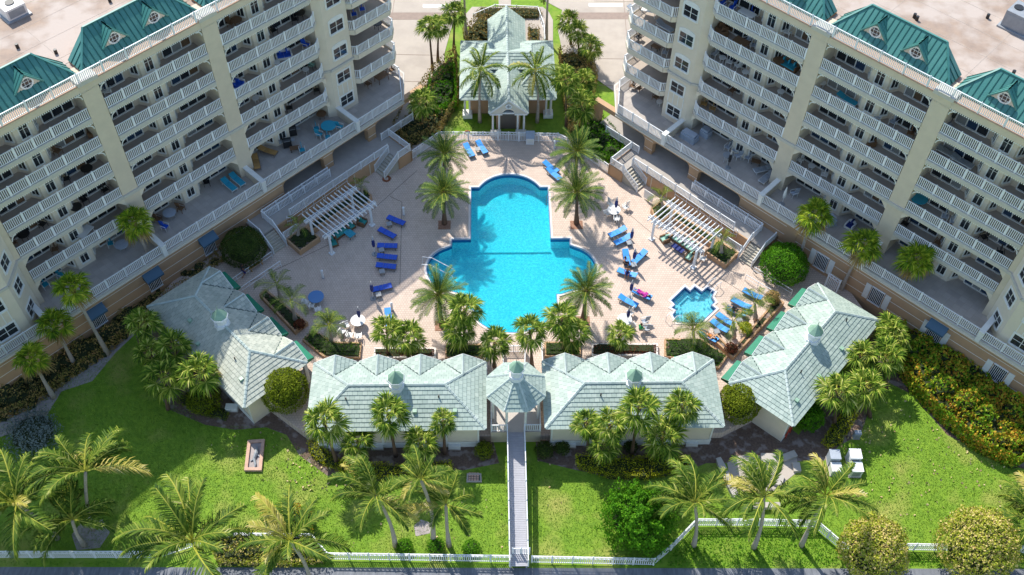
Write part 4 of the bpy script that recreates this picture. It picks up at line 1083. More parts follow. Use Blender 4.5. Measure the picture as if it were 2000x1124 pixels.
sheet('stone_patio', PP([(1420,905),(1445,890),(1555,890),(1560,920),(1510,960),(1450,960),(1425,935)], GZ), GZ+.03, M_conc, .1)
sheet('tree_pit', PP([(160,1020),(200,1015),(215,1040),(195,1070),(150,1075),(140,1045)], GZ), GZ+.014, M_sand, .1)
sheet('tree_pit', PP([(808,1028),(822,1015),(842,1022),(840,1042),(812,1048)], GZ), GZ+.014, M_sand, .1)
# ------------------------------------------------------------------ north side: drive, walks, entry pavilion
z_ = -.04
sheet('driveway', PP([(730,-80),(958,-80),(958,-40),(900,0),(880,60),(868,105),(870,250),(700,200)], z_), z_, M_conc, .1)
sheet('driveway', PP([(1040,-80),(1300,-80),(1300,250),(1130,130),(1100,110),(1090,60),(1098,20),(1060,0)], z_), z_, M_conc, .1)
sheet('road', PP([(600,-60),(1400,-60),(1400,-4),(600,-4)], z_), z_+.01, M_conc, .1)
sheet('driveway', PP([(700,-10),(896,-10),(896,24),(700,24)], z_), z_+.004, M_conc, .1)
sheet('driveway', PP([(1098,-10),(1300,-10),(1300,24),(1098,24)], z_), z_+.004, M_conc, .1)
sheet('brown_paving_band', PP([(700,25),(893,25),(888,39),(700,39)], z_), z_+.012, M_brown, .1)
sheet('brown_paving_band', PP([(1098,25),(1300,25),(1300,38),(1100,38)], z_), z_+.012, M_brown, .1)
sheet('road_marking', PP([(826,9),(884,9),(884,15),(826,15)], z_), z_+.012, M_white, .05)
sheet('road_marking', PP([(1150,7),(1216,7),(1216,13),(1150,13)], z_), z_+.012, M_white, .05)
sheet('entry_walk', PP([(922,14),(1060,14),(1072,24),(1080,40),(1080,110),(1066,110),(1062,40),(1050,26),(940,26),(925,45),(922,52),(908,52),(908,30)], z_), z_+.02, M_conc, .1)
sheet('entry_walk', PP([(974,-60),(998,-60),(998,12),(974,12)], z_), z_+.024, M_conc, .1)
sheet('entry_walk', PP([(920,28),(1062,28),(1062,100),(920,100)], z_), z_+.008, M_conc, .1)
g = MB()
for i in range(9):
    for xx in (-46+i*4.5, 8+i*4.5):
        if xx < -10 or xx > 9: g.bar((xx, 84, z_+.013), (xx, 130, z_+.013), .06, .006, False)
for yy in (88, 92.5, 103, 108, 113):
    g.bar((-46, yy, z_+.014), (-9, yy, z_+.014), .06, .006, False); g.bar((9, yy, z_+.014), (46, yy, z_+.014), .06, .006, False)
o = obj('slab_joint', g, M_brown); o['kind'] = 'stuff'; o['label'] = 'dark joints between drive slabs'
g = MB(); g.tube
fr_ = FC
pv = empty('entry_pavilion', FC.w(0, 87, 0), 'cross shaped entry pavilion with mint tile roof and arched gable', 'pavilion')
ze, zr, hwc = 3.0, 4.6, 1.98
g = MB(FC); g.box(-4.0, 4.0, 83.2, 91.0, 0, 2.9); g.box(-1.25, 1.25, 80.9, 94, 0, 2.9); w = obj('wall', g, M_peach, pv)
for sx in (-1, 1):
    x0, x1 = sorted((sx*4.95, sx*.2)); til, und, cp = MB(), MB(), MB(); W = FC.w
    y0, y1 = 82.0, 91.4; xo = sx*4.95; hw = 2.4; xm = sx*(4.95-hw)
    e0, e1, e2, e3 = W(xo,y0,ze), W(xo,y1,ze), W(sx*.2,y1,ze), W(sx*.2,y0,ze); r0, r1 = W(xm,y0+hw,zr-.1), W(xm,y1-hw,zr-.1)
    xi = sx*.15; i0, i1 = W(xi,y0,ze), W(xi,y1,ze)
    for P in ([e0,e1,r1,r0], [e0,i0,r0], [e1,i1,r1], [i0,i1,r1,r0]): tile_slope(til, und, P)
    for a, c in ((e0,r0),(e1,r1),(r0,r1),(i0,r0)): cap_line(cp, a+Vector((0,0,.04)), c+Vector((0,0,.04)), w=.2)
    g = MB(FC); g.box(min(xo-sx*.06, xi), max(xo-sx*.06, xi), y0+.06, y1-.06, ze-.2, ze-.02); rf = obj('tiled_roof', g, M_trim, pv)
    obj('roof_tiles', til, M_tile, rf, stuff=True); obj('roof_felt', und, M_under, rf); obj('ridge_tiles', cp, M_cap, rf, stuff=True)
    for dx, dy in ((0,0),(-.5*sx,0),(0,.5)):
        g = MB(FC); g.cone((sx*4.5+dx, 82.6+dy), .11, .10, 0, ze-.2, 10); obj('column', g, M_trim, pv)
    g = MB(FC); g.box(*sorted((sx*4.75, sx*3.75)), 82.35, 83.3, 0, .5); obj('pedestal', g, M_trim, pv)
til, und, cp = MB(), MB(), MB(); y0, y1 = 79.6, 94.9; zc = 5.0
for sx in (-1, 1):
    P = [W(sx*hwc,y0,ze+.25), W(sx*hwc,y1,ze+.25), W(0,y1,zc), W(0,y0,zc)]; tile_slope(til, und, P)
cap_line(cp, W(0,y0,zc+.03), W(0,y1,zc+.03)); g = MB(FC); g.box(-1.8, 1.8, y0+.2, y1-.2, ze-.05, ze+.15); rf = obj('tiled_roof', g, M_trim, pv)
obj('roof_tiles', til, M_tile, rf, stuff=True); obj('roof_felt', und, M_under, rf); obj('ridge_tiles', cp, M_cap, rf, stuff=True)
# small cross gable over the crossing
til, und, cp = MB(), MB(), MB()
for sy in (-1, 1):
    P = [W(-2.7,87.0+sy*1.6,4.15), W(2.7,87.0+sy*1.6,4.15), W(2.3,87.0,5.1), W(-2.3,87.0,5.1)]; tile_slope(til, und, P)
rf2 = obj('cross_gable', und, M_under, pv); obj('roof_tiles', til, M_tile, rf2, stuff=True)
g = MB(FC); arch_ = [(-.55,2.95)]+[(-.55*math.cos(R(a)), 2.6+.75*math.sin(R(a))) for a in range(0, 181, 20)]
# gable front with arched opening
for a0, a1 in zip(range(0, 180, 15), range(15, 181, 15)):
    xa, xb = -.62*math.cos(R(a0)), -.62*math.cos(R(a1)); za, zb = 3.0+.62*math.sin(R(a0)), 3.0+.62*math.sin(R(a1)); top = lambda x: ze+.2+(zc-ze-.3)*(1-abs(x)/hwc)
    g.face([(xa,y0+.12,za),(xb,y0+.12,zb),(xb,y0+.12,top(xb)),(xa,y0+.12,top(xa))])
for sx in (-1, 1):
    f = [(sx*.62,y0+.12,3.0),(sx*1.85,y0+.12,3.0),(sx*1.85,y0+.12,3.3),(sx*.62,y0+.12,top(.62))]; g.face(f)
gb = obj('gable', g, M_cream2, pv)
g = MB(FC)
for sx in (-1, 1): g.bar((sx*hwc,y0,ze+.2),(0,y0,zc-.05),.08,.16); g.bar((sx*.62,y0+.1,3.0),(sx*1.9,y0+.1,3.0),.10,.16)
obj('bargeboard', g, M_trim, gb)
oct_window(gb, W(0, y0+.08, 4.1), Vector((1,0,0)), Vector((0,-1,0)), .2)
for sx in (-1, 1):
    for dx in (.95, 1.6):
        g = MB(FC); g.cone((sx*dx, y0+.3), .12, .10, 0, 3.0, 10); obj('column', g, M_trim, pv)
    g = MB(FC); g.box(*sorted((sx*.75, sx*1.85)), y0+.05, y0+.6, 0, .5); obj('pedestal', g, M_trim, pv)
g = MB(FC); g.box(-.8, .8, 80.85, 80.9, 0, 2.5); obj('door', g, M_frame, pv)
sg = empty('entry_railing', at(1000, 30), 'white handrails around the entry ramp north of the pavilion', 'railing')
railing(sg, WF, PP([(925,40),(967,22),(1050,26),(1062,60),(1064,90)], 0), 0, .9, 2, gap=.6)

# ------------------------------------------------------------------ palms
def frond_mesh(name, kind, L, elev, seed, m):
    r = random.Random(seed); g = MB()
    if kind == 'fan':
        e = R(elev); pl = L*.45; droop = .12
        p0 = Vector((0,0,0)); p1 = Vector((pl*math.cos(e), 0, pl*math.sin(e))); g.bar(tuple(p0), tuple(p1), .045, .025, False); g.nr = len(g.F)
        ax = Vector((math.cos(e-.25), 0, math.sin(e-.25))); sd = Vector((0,1,0)); up = sd.cross(ax)*-1
        if up.z < 0: up = -up
        n = 22; ll = L*.60
        for i in range(n):
            a = R(-128+256*i/(n-1)+r.uniform(-3,3)); d = (ax*math.cos(a)+sd*math.sin(a)+up*(.18-.1*abs(math.cos(a))+r.uniform(-.12,.12))).normalized()
            l = ll*(1-.28*(abs(a)/R(128))**2)*r.uniform(.88,1.08); w = l*.062
            q = d.cross(up).normalized(); mid = p1+d*l*.55+up*.02; tip = p1+d*l+Vector((0,0,-l*(.18+r.uniform(0,.22)+.25*max(0,-math.sin(e)))))
            k = len(g.V); g.V += [p1, mid-q*w-up*.01, mid+q*w-up*.01, tip, mid+up*.035]; g.F += [[k,k+1,k+4],[k,k+4,k+2],[k+1,k+3,k+4],[k+4,k+3,k+2]]; g.I += [0]*4
    else:
        n = {'coco': 28, 'date': 32, 'small': 20}[kind]; seg = 8; P = []
        e = R(elev); p = Vector((0,0,0)); cur = e; st = L/seg; dr = {'coco': .20, 'date': .13, 'small': .30}[kind]; yaw = 0; wy = r.uniform(-.09,.09)
        for i in range(seg+1):
            P.append(p.copy()); p = p+Vector((math.cos(cur)*math.cos(yaw), math.cos(cur)*math.sin(yaw), math.sin(cur)))*st
            cur -= dr*(.5+.9*i/seg)*max(.15, math.cos(cur)*.6+.5); yaw += wy*.5
        g.tube(P, [L*.013*(1-.75*i/seg)+.006 for i in range(seg+1)], 4); g.nr = len(g.F)
        for i in range(n):
            t = .14+.86*i/(n-1); f = t*seg; a = min(int(f), seg-1); c = P[a].lerp(P[a+1], f-a); d = (P[a+1]-P[a]).normalized()
            sd = Vector((-d.y, d.x, 0)).normalized(); up = d.cross(sd)*-1
            if up.z < 0: up = -up
            ll = L*{'coco': .27, 'date': .20, 'small': .30}[kind]*(math.sin(math.pi*(.12+.80*t))**.6)*r.uniform(.85,1.1); w = {'coco': .027, 'date': .019, 'small': .024}[kind]*(L/2.6)
            for sg in (-1, 1):
                fw = .62+.45*t+((1.3 if sg == (1 if seed % 2 else -1) else -.25) if kind == 'coco' else 0); lift = {'coco': r.uniform(-.55,.25), 'date': .28*(1 if r.random() > .3 else -.6), 'small': .25}[kind]
                v = (sd*sg+d*fw+up*lift).normalized(); m1 = c+v*ll*.55; drp = {'coco': .30, 'date': .05, 'small': .12}[kind]
                tip = c+v*ll*.96+Vector((0,0,-ll*drp*r.uniform(.6,1.4))); q = v.cross(up).normalized()*w
                k = len(g.V); g.V += [c-q*.8, c+q*.8, m1+q, m1-q, tip]; g.F += [[k,k+1,k+2,k+3],[k+3,k+2,k+4]]; g.I += [0]*2
    g.I = [1 if i < g.nr else 0 for i in range(len(g.F))]
    me = mesh(name, g, [m, M_rachis]); return me
M_rachis = mat('frond_midrib', (.36,.38,.04), (.42,.40,.06), 2, .5)
FROND = {}
def fronds(kind, m, L=None):
    L = L or {'coco': 3.4, 'date': 2.5, 'small': 1.7, 'fan': 1.68}[kind]; k = (kind, m.name, L)
    if k not in FROND:
        el = {'coco': (68,45,22,0,-25), 'date': (75,52,30,10,-12), 'small': (70,50,30), 'fan': (75,48,20,-8,-35)}[kind]
        FROND[k] = [[frond_mesh('frond', kind, L, e, 2*(11*i+len(FROND)*97)+j, m) for j in range(2)] for i, e in enumerate(el)]
    return FROND[k]
def solve_h(bx, by, cx, cy, zg):
    b_ = at(bx, by, zg); best = min(((at(cx, cy, zg+h*.1)-b_).to_2d().length, h*.1) for h in range(4, 160))
    return best[1]
def palm(kind, crown, base, zg, label, group, n=None, L=None, h=None, r=None, scale=1., name=None, mats=None, wind=None, trunk_r=None, seed=None):
    """crown / base: photo positions; the trunk height follows from them"""
    B = at(*base, zg); hh = h or solve_h(*base, *crown, zg); T = at(*crown, zg+hh)
    t = empty(name or 'palm_tree', B, label, 'palm tree', group); rr = random.Random(seed or int(B.x*97+B.y*31))
    spec = {'coco': (M_coco, 22, .15, M_trunk), 'date': (M_date, 50, .20, M_trunkd), 'small': (M_coco, 9, .10, M_trunk), 'fan': (M_fan, 17, .13, M_trunkd), 'wash': (M_wash, 22, .17, M_trunk)}[kind]
    m, nn, tr, tm = spec; n = n or nn; tr = trunk_r or tr
    k2 = 'fan' if kind == 'wash' else kind
    g = MB(); pts = []; rad = []; N = 9
    for i in range(N+1):
        f = i/N; c = B.lerp(T, f); bend = math.sin(f*math.pi)*.05*hh*(1 if kind == 'coco' else .25)
        dxy = (T-B); dxy.z = 0; c = c-(dxy.normalized()*bend*.6 if dxy.length > .3 else Vector((bend*.15,0,0))); pts.append(c); rad.append(tr*(1.5-.6*min(1, f*3)) if f < .34 else tr*(.9-.15*f))
    pts[0] = B-Vector((0,0,.15)); pts[-1] = T
    g.tube(pts, rad, 9); obj('trunk', g, tm, t, smooth=True)
    if kind in ('wash', 'fan'):
        g = MB(); g.tube([T-Vector((0,0,.45)), T-Vector((0,0,.1)), T+Vector((0,0,.15))], [tr*1.0, tr*1.7, tr*.9], 8); obj('boot', g, M_beard if kind == 'wash' else tm, t)
    if kind == 'date':
        g = MB(); g.tube([T-Vector((0,0,.7)), T-Vector((0,0,.15)), T+Vector((0,0,.2))], [tr*1.1, tr*1.9, tr*1.2], 9); obj('boot', g, tm, t)
    fam = fronds(k2, m, L); nl = len(fam); ga = 2.39996
    dead = fronds(k2, M_beard if kind != 'coco' else M_cocod, L) if kind in ('wash', 'coco', 'fan') else None
    for i in range(n):
        f = (i+.5)/n; lvl = min(nl-1, int(f*nl*.999)); az = i*ga+rr.uniform(-.3,.3); f_ = fam
        if dead and kind == 'wash' and f > .80: f_ = dead; lvl = nl-1
        elif dead and kind == 'coco' and rr.random() < .09: f_ = dead
        elif dead and kind == 'fan' and f > .93: f_ = dead
        if wind is not None:
            if rr.random() < .5: az = wind+rr.gauss(0, .95)
            if math.cos(az-wind) < -.1: lvl = min(lvl, rr.choice((0,1,1,2)))
        o = place('frond', f_[lvl][(1 if math.sin(az-wind) > 0 else 0) if wind is not None else rr.randrange(2)], t, T+Vector((math.cos(az)*tr*.6, math.sin(az)*tr*.6, (nl-1-lvl)*.05)), az)
        s = scale*rr.uniform(.86,1.12)*(.85 if lvl == 0 else 1); o.scale = (s, s, s*rr.uniform(.9,1.05)); o.rotation_euler[1] = rr.uniform(-.14,.14); o.rotation_euler[0] = rr.uniform(-.2,.2)
    return t
G1, G2, G3, G4, G5 = 'windblown coconut palms along the beach lawn', 'tall washingtonia palms beside the podiums', 'date palms around the pool', 'fan palms in the planting beds', 'small palms in planters'
WND = 2.2
for c_, b_, s_, l_ in (((167,922),(183,1034),1.28,'tall windblown coconut palm at the left of the lawn, its base in a sandy patch'),
    ((141,1016),(165,1066),1.05,'low windblown coconut palm crossing the fence at bottom left'), ((32,985),(112,1052),1.25,'coconut palm at the far left edge of the lawn'),
    ((377,1060),(425,1150),1.5,'largest coconut palm, leaning over the beach fence left of centre'), ((567,1058),(610,1150),1.15,'coconut palm over the fence beside orange seagrape bush'),
    ((734,970),(772,1066),1.0,'coconut palm with long drooping fronds in the middle of the left lawn'), ((822,938),(846,1060),.72,'smaller coconut palm rising from a bare paved patch'),
    ((871,987),(877,1066),.88,'ragged coconut palm with a long frond hanging over the fence'), ((1357,984),(1355,1066),1.05,'coconut palm beside the big round green bush'),
    ((1492,971),(1472,1070),1.12,'middle coconut palm standing on the ground cover by the stone patio'), ((1612,970),(1565,1066),1.0,'coconut palm leaning right towards the utility cabinets'),
    ((2012,1008),(2035,1100),1.05,'coconut palm fronds at the far right edge')):
    palm('coco', c_, b_, GZ, l_, G1, scale=s_, wind=WND, n=22, trunk_r=.16)
palm('coco', (938,139), (937,238), 0, 'slender coconut palm left of the entry pavilion gable', 'coconut palms at the entry pavilion', n=20, scale=.86)
palm('coco', (1045,139), (1049,238), 0, 'slender coconut palm right of the entry pavilion gable', 'coconut palms at the entry pavilion', n=20, scale=.86)
palm('coco', (906,-60), (911,79), 0, 'tall palm trunk beside the entry walk on the left, crown out of view', 'tall palms by the entry walk', n=16)
palm('coco', (1074,-60), (1067,79), 0, 'tall palm trunk beside the entry walk on the right, crown out of view', 'tall palms by the entry walk', n=16)
for c_, b_, l_ in (((262,437),(317,556),'tallest shaded washingtonia palm in front of the left podium'), ((141,566),(211,692),'washingtonia palm with long bare trunk ending in the sandy bed'),
    ((107,637),(148,716),'small shaded washingtonia palm next to the left tower'), ((62,702),(105,777),'lowest of the shaded washingtonia palms, by the silver shrub')):
    palm('wash', c_, b_, GZ, l_, G2, scale=1.0 if c_[1] < 600 else .92)
for c_, b_, l_ in (((1590,421),(1553,525),'sunlit washingtonia palm rising out of the domed hedge'), ((1686,481),(1638,576),'sunlit washingtonia palm behind the angled cabana'),
    ((1789,509),(1747,611),'sunlit washingtonia palm at the start of the orange seagrape hedge')):
    palm('wash', c_, b_, GZ, l_, G2, scale=1.12)
for c_, b_, l_ in (((868,302),(868,366),'shaded date palm at the upper left of the pool'), ((867,378),(868,437),'half lit date palm left of the upper pool, set in gravel'),
    ((1127,298),(1124,356),'date palm at the upper right of the pool near the hedge'), ((1127,377),(1126,437),'date palm right of the upper pool, over the ladder'),
    ((857,577),(863,636),'date palm at the lower left of the pool'), ((1145,570),(1139,626),'wide dense date palm at the lower right of the pool')):
    palm('date', c_, b_, 0, l_, G3, scale=.98)
FN = [((908,606),(905,682),0,'fan palm left of the gazebo steps, upper one of a pair',1.1), ((897,643),(902,690),0,'fan palm left of the gazebo steps, lower one of a pair',1.05), ((967,672),(965,716),0,'fan palm standing on the left side of the gazebo stairs',.95),
    ((1036,648),(1039,714),0,'fan palm standing on the right side of the gazebo stairs',1.0), ((1097,624),(1100,688),0,'yellowish fan palm in the bed right of the gazebo steps',1.05), ((1122,650),(1120,692),0,'darker fan palm beside the yellowish one right of the gazebo',1.0),
    ((757,648),(757,692),.2,'fan palm at the left end of the croton bed',1.0), ((797,659),(797,697),.2,'fan palm at the middle of the croton bed',1.0),
    ((633,824),(658,905),GZ,'fan palm at the left corner of the front cabana wall',1.15), ((700,863),(700,897),GZ,'short fan palm against the left cabana wall',.95), ((759,812),(773,891),GZ,'tall fan palm before the left cabana roof',1.12),
    ((822,867),(823,902),GZ,'short bushy fan palm against the left cabana wall, third from left',1.0), ((866,824),(869,886),GZ,'slim fan palm with small round crown before the left cabana',.72),
    ((1145,827),(1149,881),GZ,'slim fan palm before the right cabana wall',.8), ((1192,832),(1190,905),GZ,'bushy fan palm before the right cabana, upper crown of two',.92), ((1180,868),(1186,910),GZ,'bushy fan palm before the right cabana, lower crown of two',.9),
    ((1247,799),(1234,889),GZ,'tall fan palm before the right cabana roof',1.12), ((1295,857),(1290,902),GZ,'wide short fan palm before the right cabana',1.15), ((1332,796),(1322,866),GZ,'fan palm with dry skirt near the right end of the cabana',1.0),
    ((281,634),(284,704),GZ,'shaded fan palm at the west tip of the angled cabana',1.05), ((292,690),(296,748),GZ,'shaded fan palm below the west tip of the angled cabana',.95), ((342,679),(348,742),GZ,'sunlit fan palm overlapping the shaded tile roof',1.05),
    ((320,740),(328,800),GZ,'sunlit fan palm, lower left of the cluster by the angled cabana',1.15), ((390,731),(419,790),GZ,'sunlit fan palm, right of the cluster by the angled cabana',1.15),
    ((1738,650),(1742,705),GZ,'fan palm at the east tip of the right angled cabana',1.1), ((1679,697),(1684,752),GZ,'fan palm along the back of the right angled cabana',1.1), ((1727,700),(1732,760),GZ,'fan palm next to the orange seagrape hedge',1.1),
    ((1633,768),(1630,830),GZ,'fan palm above the bright green bush by the angled cabana',1.15), ((1690,757),(1700,815),GZ,'fan palm casting its shadow on the right lawn',1.15), ((1745,664),(1760,722),GZ,'fan palm half hidden in the seagrape hedge',1.0),
    ((888,29),(886,99),0,'fan palm west of the entry pavilion with thick trunk',1.0), ((838,54),(845,137),0,'left fan palm of the pair by the left terrace corner',.95), ((857,52),(855,119),0,'right fan palm of the pair by the left terrace corner',.85),
    ((1110,42),(1115,86),0,'northernmost fan palm east of the entry pavilion',.9), ((1128,64),(1131,110),0,'fan palm in the eastern cluster beside the drive',.9), ((1154,93),(1150,137),0,'fan palm in the eastern cluster nearest the right block',.9),
    ((1104,157),(1106,250),0,'tall fan palm beside the east wing of the pavilion',1.0), ((1139,159),(1140,212),0,'fan palm behind the tall one east of the pavilion',.9), ((1136,209),(1139,262),0,'pale fan palm below the right terrace corner',1.1),
    ((824,200),(826,258),0,'fan palm in front of the left terrace corner',.95), ((1211,655),(1213,690),.2,'round fan palm in the bed behind the lower right tables',.8)]
for c_, b_, z_, l_, s_ in FN: palm('fan', c_, b_, z_, l_, G4, scale=s_)
for c_, b_, z_, l_, s_ in (((643,636),(647,668),.1,'small feathery palm in the green bed at the lower left of the deck',1.05), ((1354,645),(1356,678),.1,'small feathery palm in the green bed below the spa',1.1),
    ((706,362),(707,383),.5,'small palm in the planter above the left pergola',.8), ((582,443),(583,462),.5,'small palm in the planter below the left pergola',.85), ((541,556),(548,582),.4,'upper small palm in the planter by the shaded cabana',1.2), ((569,588),(577,626),.4,'lower small palm in the planter by the shaded cabana',1.2),
    ((1291,388),(1295,407),.5,'small palm in the planter above the right pergola',.9), ((1410,470),(1409,496),.5,'small palm in the planter below the right pergola',1.0), ((1474,592),(1476,622),.4,'upper arching palm in the angled planter by the loungers',1.25), ((1432,627),(1434,656),.4,'lower arching palm in the angled planter by the loungers',1.25)):
    palm('small', c_, b_, z_, l_, G5, scale=s_, n=20 if 'feathery' in l_ else 8, trunk_r=.16)

# ------------------------------------------------------------------ bushes, hedges, ground cover
def bl(name, px, py, rp, m, label, zg=GZ, rz=None, n=2600, size=.13, ryf=1., **kw):
    c = at(px, py, zg+rp/26*.8); r = rp/27.; c.z = zg
    return blob(name, c, r, r*ryf, rz or r, m, label, n=n, size=size, **kw)
bl('round_bush', 557, 766, 54, M_olive, 'round olive green bush between the angled and front left cabanas', n=8000, size=.15, zg=0, rough=.05, deep=.07)
bl('round_bush', 1442, 790, 48, M_olive, 'oval olive green bush at the right end of the front cabana', n=7000, size=.15, zg=0, rough=.05, deep=.07)
bl('round_bush', 1245, 1018, 72, M_hbright, 'big round bright green bush on the right lawn by the fence', n=15000, size=.20, rough=.30, clump=2.2)
bl('seagrape_ball', 1704, 1078, 70, M_gball, 'round yellow brown seagrape ball at the bottom, left one of two', n=8500, size=.19, rough=.10, group='clipped seagrape balls', deep=.11)
bl('seagrape_ball', 1907, 1070, 80, M_gball, 'round yellow brown seagrape ball at the bottom, larger right one', n=10500, size=.19, rough=.10, group='clipped seagrape balls', deep=.11)
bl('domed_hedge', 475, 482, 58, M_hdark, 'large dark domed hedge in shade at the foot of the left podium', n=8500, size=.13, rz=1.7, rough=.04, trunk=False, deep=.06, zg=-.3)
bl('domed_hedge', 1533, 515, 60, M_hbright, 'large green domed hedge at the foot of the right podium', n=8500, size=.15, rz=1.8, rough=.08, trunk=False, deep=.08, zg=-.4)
bl('silver_shrub', 55, 832, 62, M_silver, 'loose silver grey shrub at the left edge of the lawn', n=3600, size=.16, rz=.8, rough=.3, trunk=False, deep=.25)
bl('bush', 1580, 812, 36, M_hbright, 'bright green bush at the back corner of the sunlit angled cabana', n=3200, size=.16, rz=1.0, trunk=False)
bl('bush', 395, 775, 40, M_olive, 'low green bush below the sunlit fan palms on the left', n=2800, size=.13, rz=.8, trunk=False)
bl('bush', 945, 879, 22, M_olive, 'small round shrub left of the boardwalk', n=1200, size=.12, rz=.6, trunk=False)
bl('bush', 1063, 878, 22, M_hdark, 'small round shrub right of the boardwalk', n=1200, size=.12, rz=.6, trunk=False)
bl('bush', 1098, 874, 18, M_hdark, 'second small shrub right of the boardwalk, below the cabana wall', n=900, size=.12, rz=.5, trunk=False)
bl('bush', 1232, 872, 16, M_hdark, 'small dark shrub below the middle of the right cabana wall', n=700, size=.12, rz=.5, trunk=False)
bl('bush', 850, 1066, 20, M_hbright, 'low green shrub at the foot of the ragged coconut palm', n=900, size=.13, rz=.5, trunk=False)
bl('bush', 790, 1066, 18, M_hbright, 'low green shrub along the fence under the coconut palms', n=800, size=.13, rz=.45, trunk=False)
bl('bush', 920, 1068, 20, M_hbright, 'low green shrub along the fence left of the boardwalk', n=800, size=.13, rz=.4, trunk=False)
bl('bush', 1508, 583, 20, M_bronze, 'spiky bronze green shrub at the top of the angled planter', zg=.3, n=900, size=.22, rz=.7, trunk=False, asp=.2)
bl('bush', 1456, 640, 17, M_yell, 'yellow green shrub in the angled planter', zg=.3, n=900, size=.12, rz=.5, trunk=False)
bl('bush', 1428, 680, 16, M_croton, 'red tinged croton at the corner of the angled planter', zg=.3, n=600, size=.13, rz=.45, trunk=False)
bl('bush', 585, 634, 14, M_croton, 'dark croton at the corner of the shaded planter', zg=.3, n=600, size=.13, rz=.45, trunk=False)
H = lambda L, z=GZ: PP(L, z)
hedge('hedge', H([(603,868),(618,862),(640,888),(668,905),(662,921),(635,912),(608,890)]), GZ, .7, M_yell, 'curved yellow green hedge at the corner of the left cabana', size=.12, dens=150)
hedge('hedge', H([(668,910),(740,914),(800,920),(880,910),(884,930),(800,942),(720,940),(664,928)]), GZ, 1.15, M_yell, 'yellow green hedge strip before the left cabana', size=.12, dens=150)
hedge('hedge', H([(1125,898),(1180,901),(1240,902),(1345,900),(1340,922),(1260,938),(1190,936),(1128,916)]), GZ, 1.2, M_yell, 'bright yellow hedge strip before the right cabana', size=.12, dens=160)
hedge('hedge', H([(1604,865),(1650,800),(1670,795),(1672,815),(1640,868),(1616,878)]), GZ, .7, M_yell, 'yellow hedge strip beside the back of the angled cabana', size=.12, dens=150)
hedge('hedge', H([(345,785),(385,810),(440,822),(450,806),(400,790),(365,768)]), GZ, .5, M_olive, 'low curved hedge below the angled cabana on the left', size=.11, dens=150)
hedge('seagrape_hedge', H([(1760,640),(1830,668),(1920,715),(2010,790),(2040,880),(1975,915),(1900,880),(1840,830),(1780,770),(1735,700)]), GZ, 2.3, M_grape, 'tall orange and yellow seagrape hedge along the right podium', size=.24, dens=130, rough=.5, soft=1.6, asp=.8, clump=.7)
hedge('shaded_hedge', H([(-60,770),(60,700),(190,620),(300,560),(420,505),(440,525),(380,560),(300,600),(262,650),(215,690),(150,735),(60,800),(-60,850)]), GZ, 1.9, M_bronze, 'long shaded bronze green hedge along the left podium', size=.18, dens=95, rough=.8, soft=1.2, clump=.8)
hedge('seagrape_hedge', H([(770,262),(790,225),(845,150),(890,110),(893,205),(860,262),(800,290)],0), 0, 2.0, M_bronze, 'dense seagrape thicket left of the entry pavilion', size=.2, dens=70, rough=.5, soft=1.5, clump=.8)
hedge('seagrape_hedge', H([(842,172),(888,150),(892,215),(855,240),(838,210)],0), 0, 2.6, M_hbright, 'bright green patch in the thicket left of the pavilion', size=.2, dens=60, rough=.4, soft=1.2)
hedge('seagrape_hedge', H([(1092,110),(1150,105),(1165,160),(1150,235),(1112,265),(1098,180)],0), 0, 1.7, M_bronze, 'dense seagrape thicket right of the entry pavilion', size=.2, dens=70, rough=.5, soft=1.5, clump=.8)
hedge('seagrape_hedge', H([(1145,225),(1160,225),(1215,290),(1212,318),(1185,320),(1140,280)],0), 0, 1.8, M_hbright, 'green and bronze bushes below the right terrace corner', size=.18, dens=90, rough=.4, soft=1.2)
hedge('seagrape_hedge', H([(905,72),(935,42),(968,50),(965,110),(925,110)],0), 0, 1.6, M_bronze, 'leafy shrubs northwest of the entry pavilion', size=.2, dens=60, rough=.5, soft=1.2)
hedge('seagrape_hedge', H([(1032,60),(1052,65),(1050,95),(1034,95)],0), 0, 1.3, M_bronze, 'leafy shrub east of the pavilion ridge', size=.18, dens=60, rough=.4, soft=.8)
hedge('seagrape_hedge', H([(408,1050),(470,1045),(560,1048),(612,1062),(640,1100),(560,1108),(430,1105)]), GZ, 1.5, M_gball, 'orange brown seagrape clump behind the fence left of centre', size=.19, dens=90, rough=.5, soft=1.0)
hedge('seagrape_hedge', H([(525,1020),(570,1000),(610,1012),(612,1050),(560,1056)]), GZ, 2.2, M_grape, 'orange seagrape bush behind the fourth coconut palm', size=.19, dens=90, rough=.5, soft=1.0)
hedge('entry_hedge', H([(926,30),(940,20),(1050,20),(1060,30),(1050,36),(935,38)],0), 0, .6, M_bronze, 'low hedge ring around the entry ramp', size=.14, dens=90, soft=.4)
def cover(name, P, z, m, label, dens=120, size=.10, h=.18):
    xs = [p[0] for p in P]; ys = [p[1] for p in P]; ar = abs(sum(P[i-1][0]*P[i][1]-P[i][0]*P[i-1][1] for i in range(len(P))))/2; pts = []
    while len(pts) < ar*dens:
        x, y = rnd.uniform(min(xs), max(xs)), rnd.uniform(min(ys), max(ys))
        if in_poly(x, y, P): pts.append((Vector((x, y, z+h*rnd.random()*(.6+.6*mnoise.noise(Vector((x,y,0))))+.02)), None))
    o = obj(name, leaves(pts, size, .6), m); o['kind'] = 'stuff'; o['label'] = label; return o
cover('ground_cover', H([(1310,1082),(1360,1036),(1590,1036),(1640,1080),(2020,1086),(2020,1106),(1300,1108)]), GZ, M_hbright, 'dense green ground cover between fence and beach path', 130, .13, .3)
cover('ground_cover', H([(-20,1096),(640,1100),(1276,1106),(1276,1108),(-20,1106)]), GZ, M_hedge, 'narrow green strip outside the beach fence', 120, .10, .25)
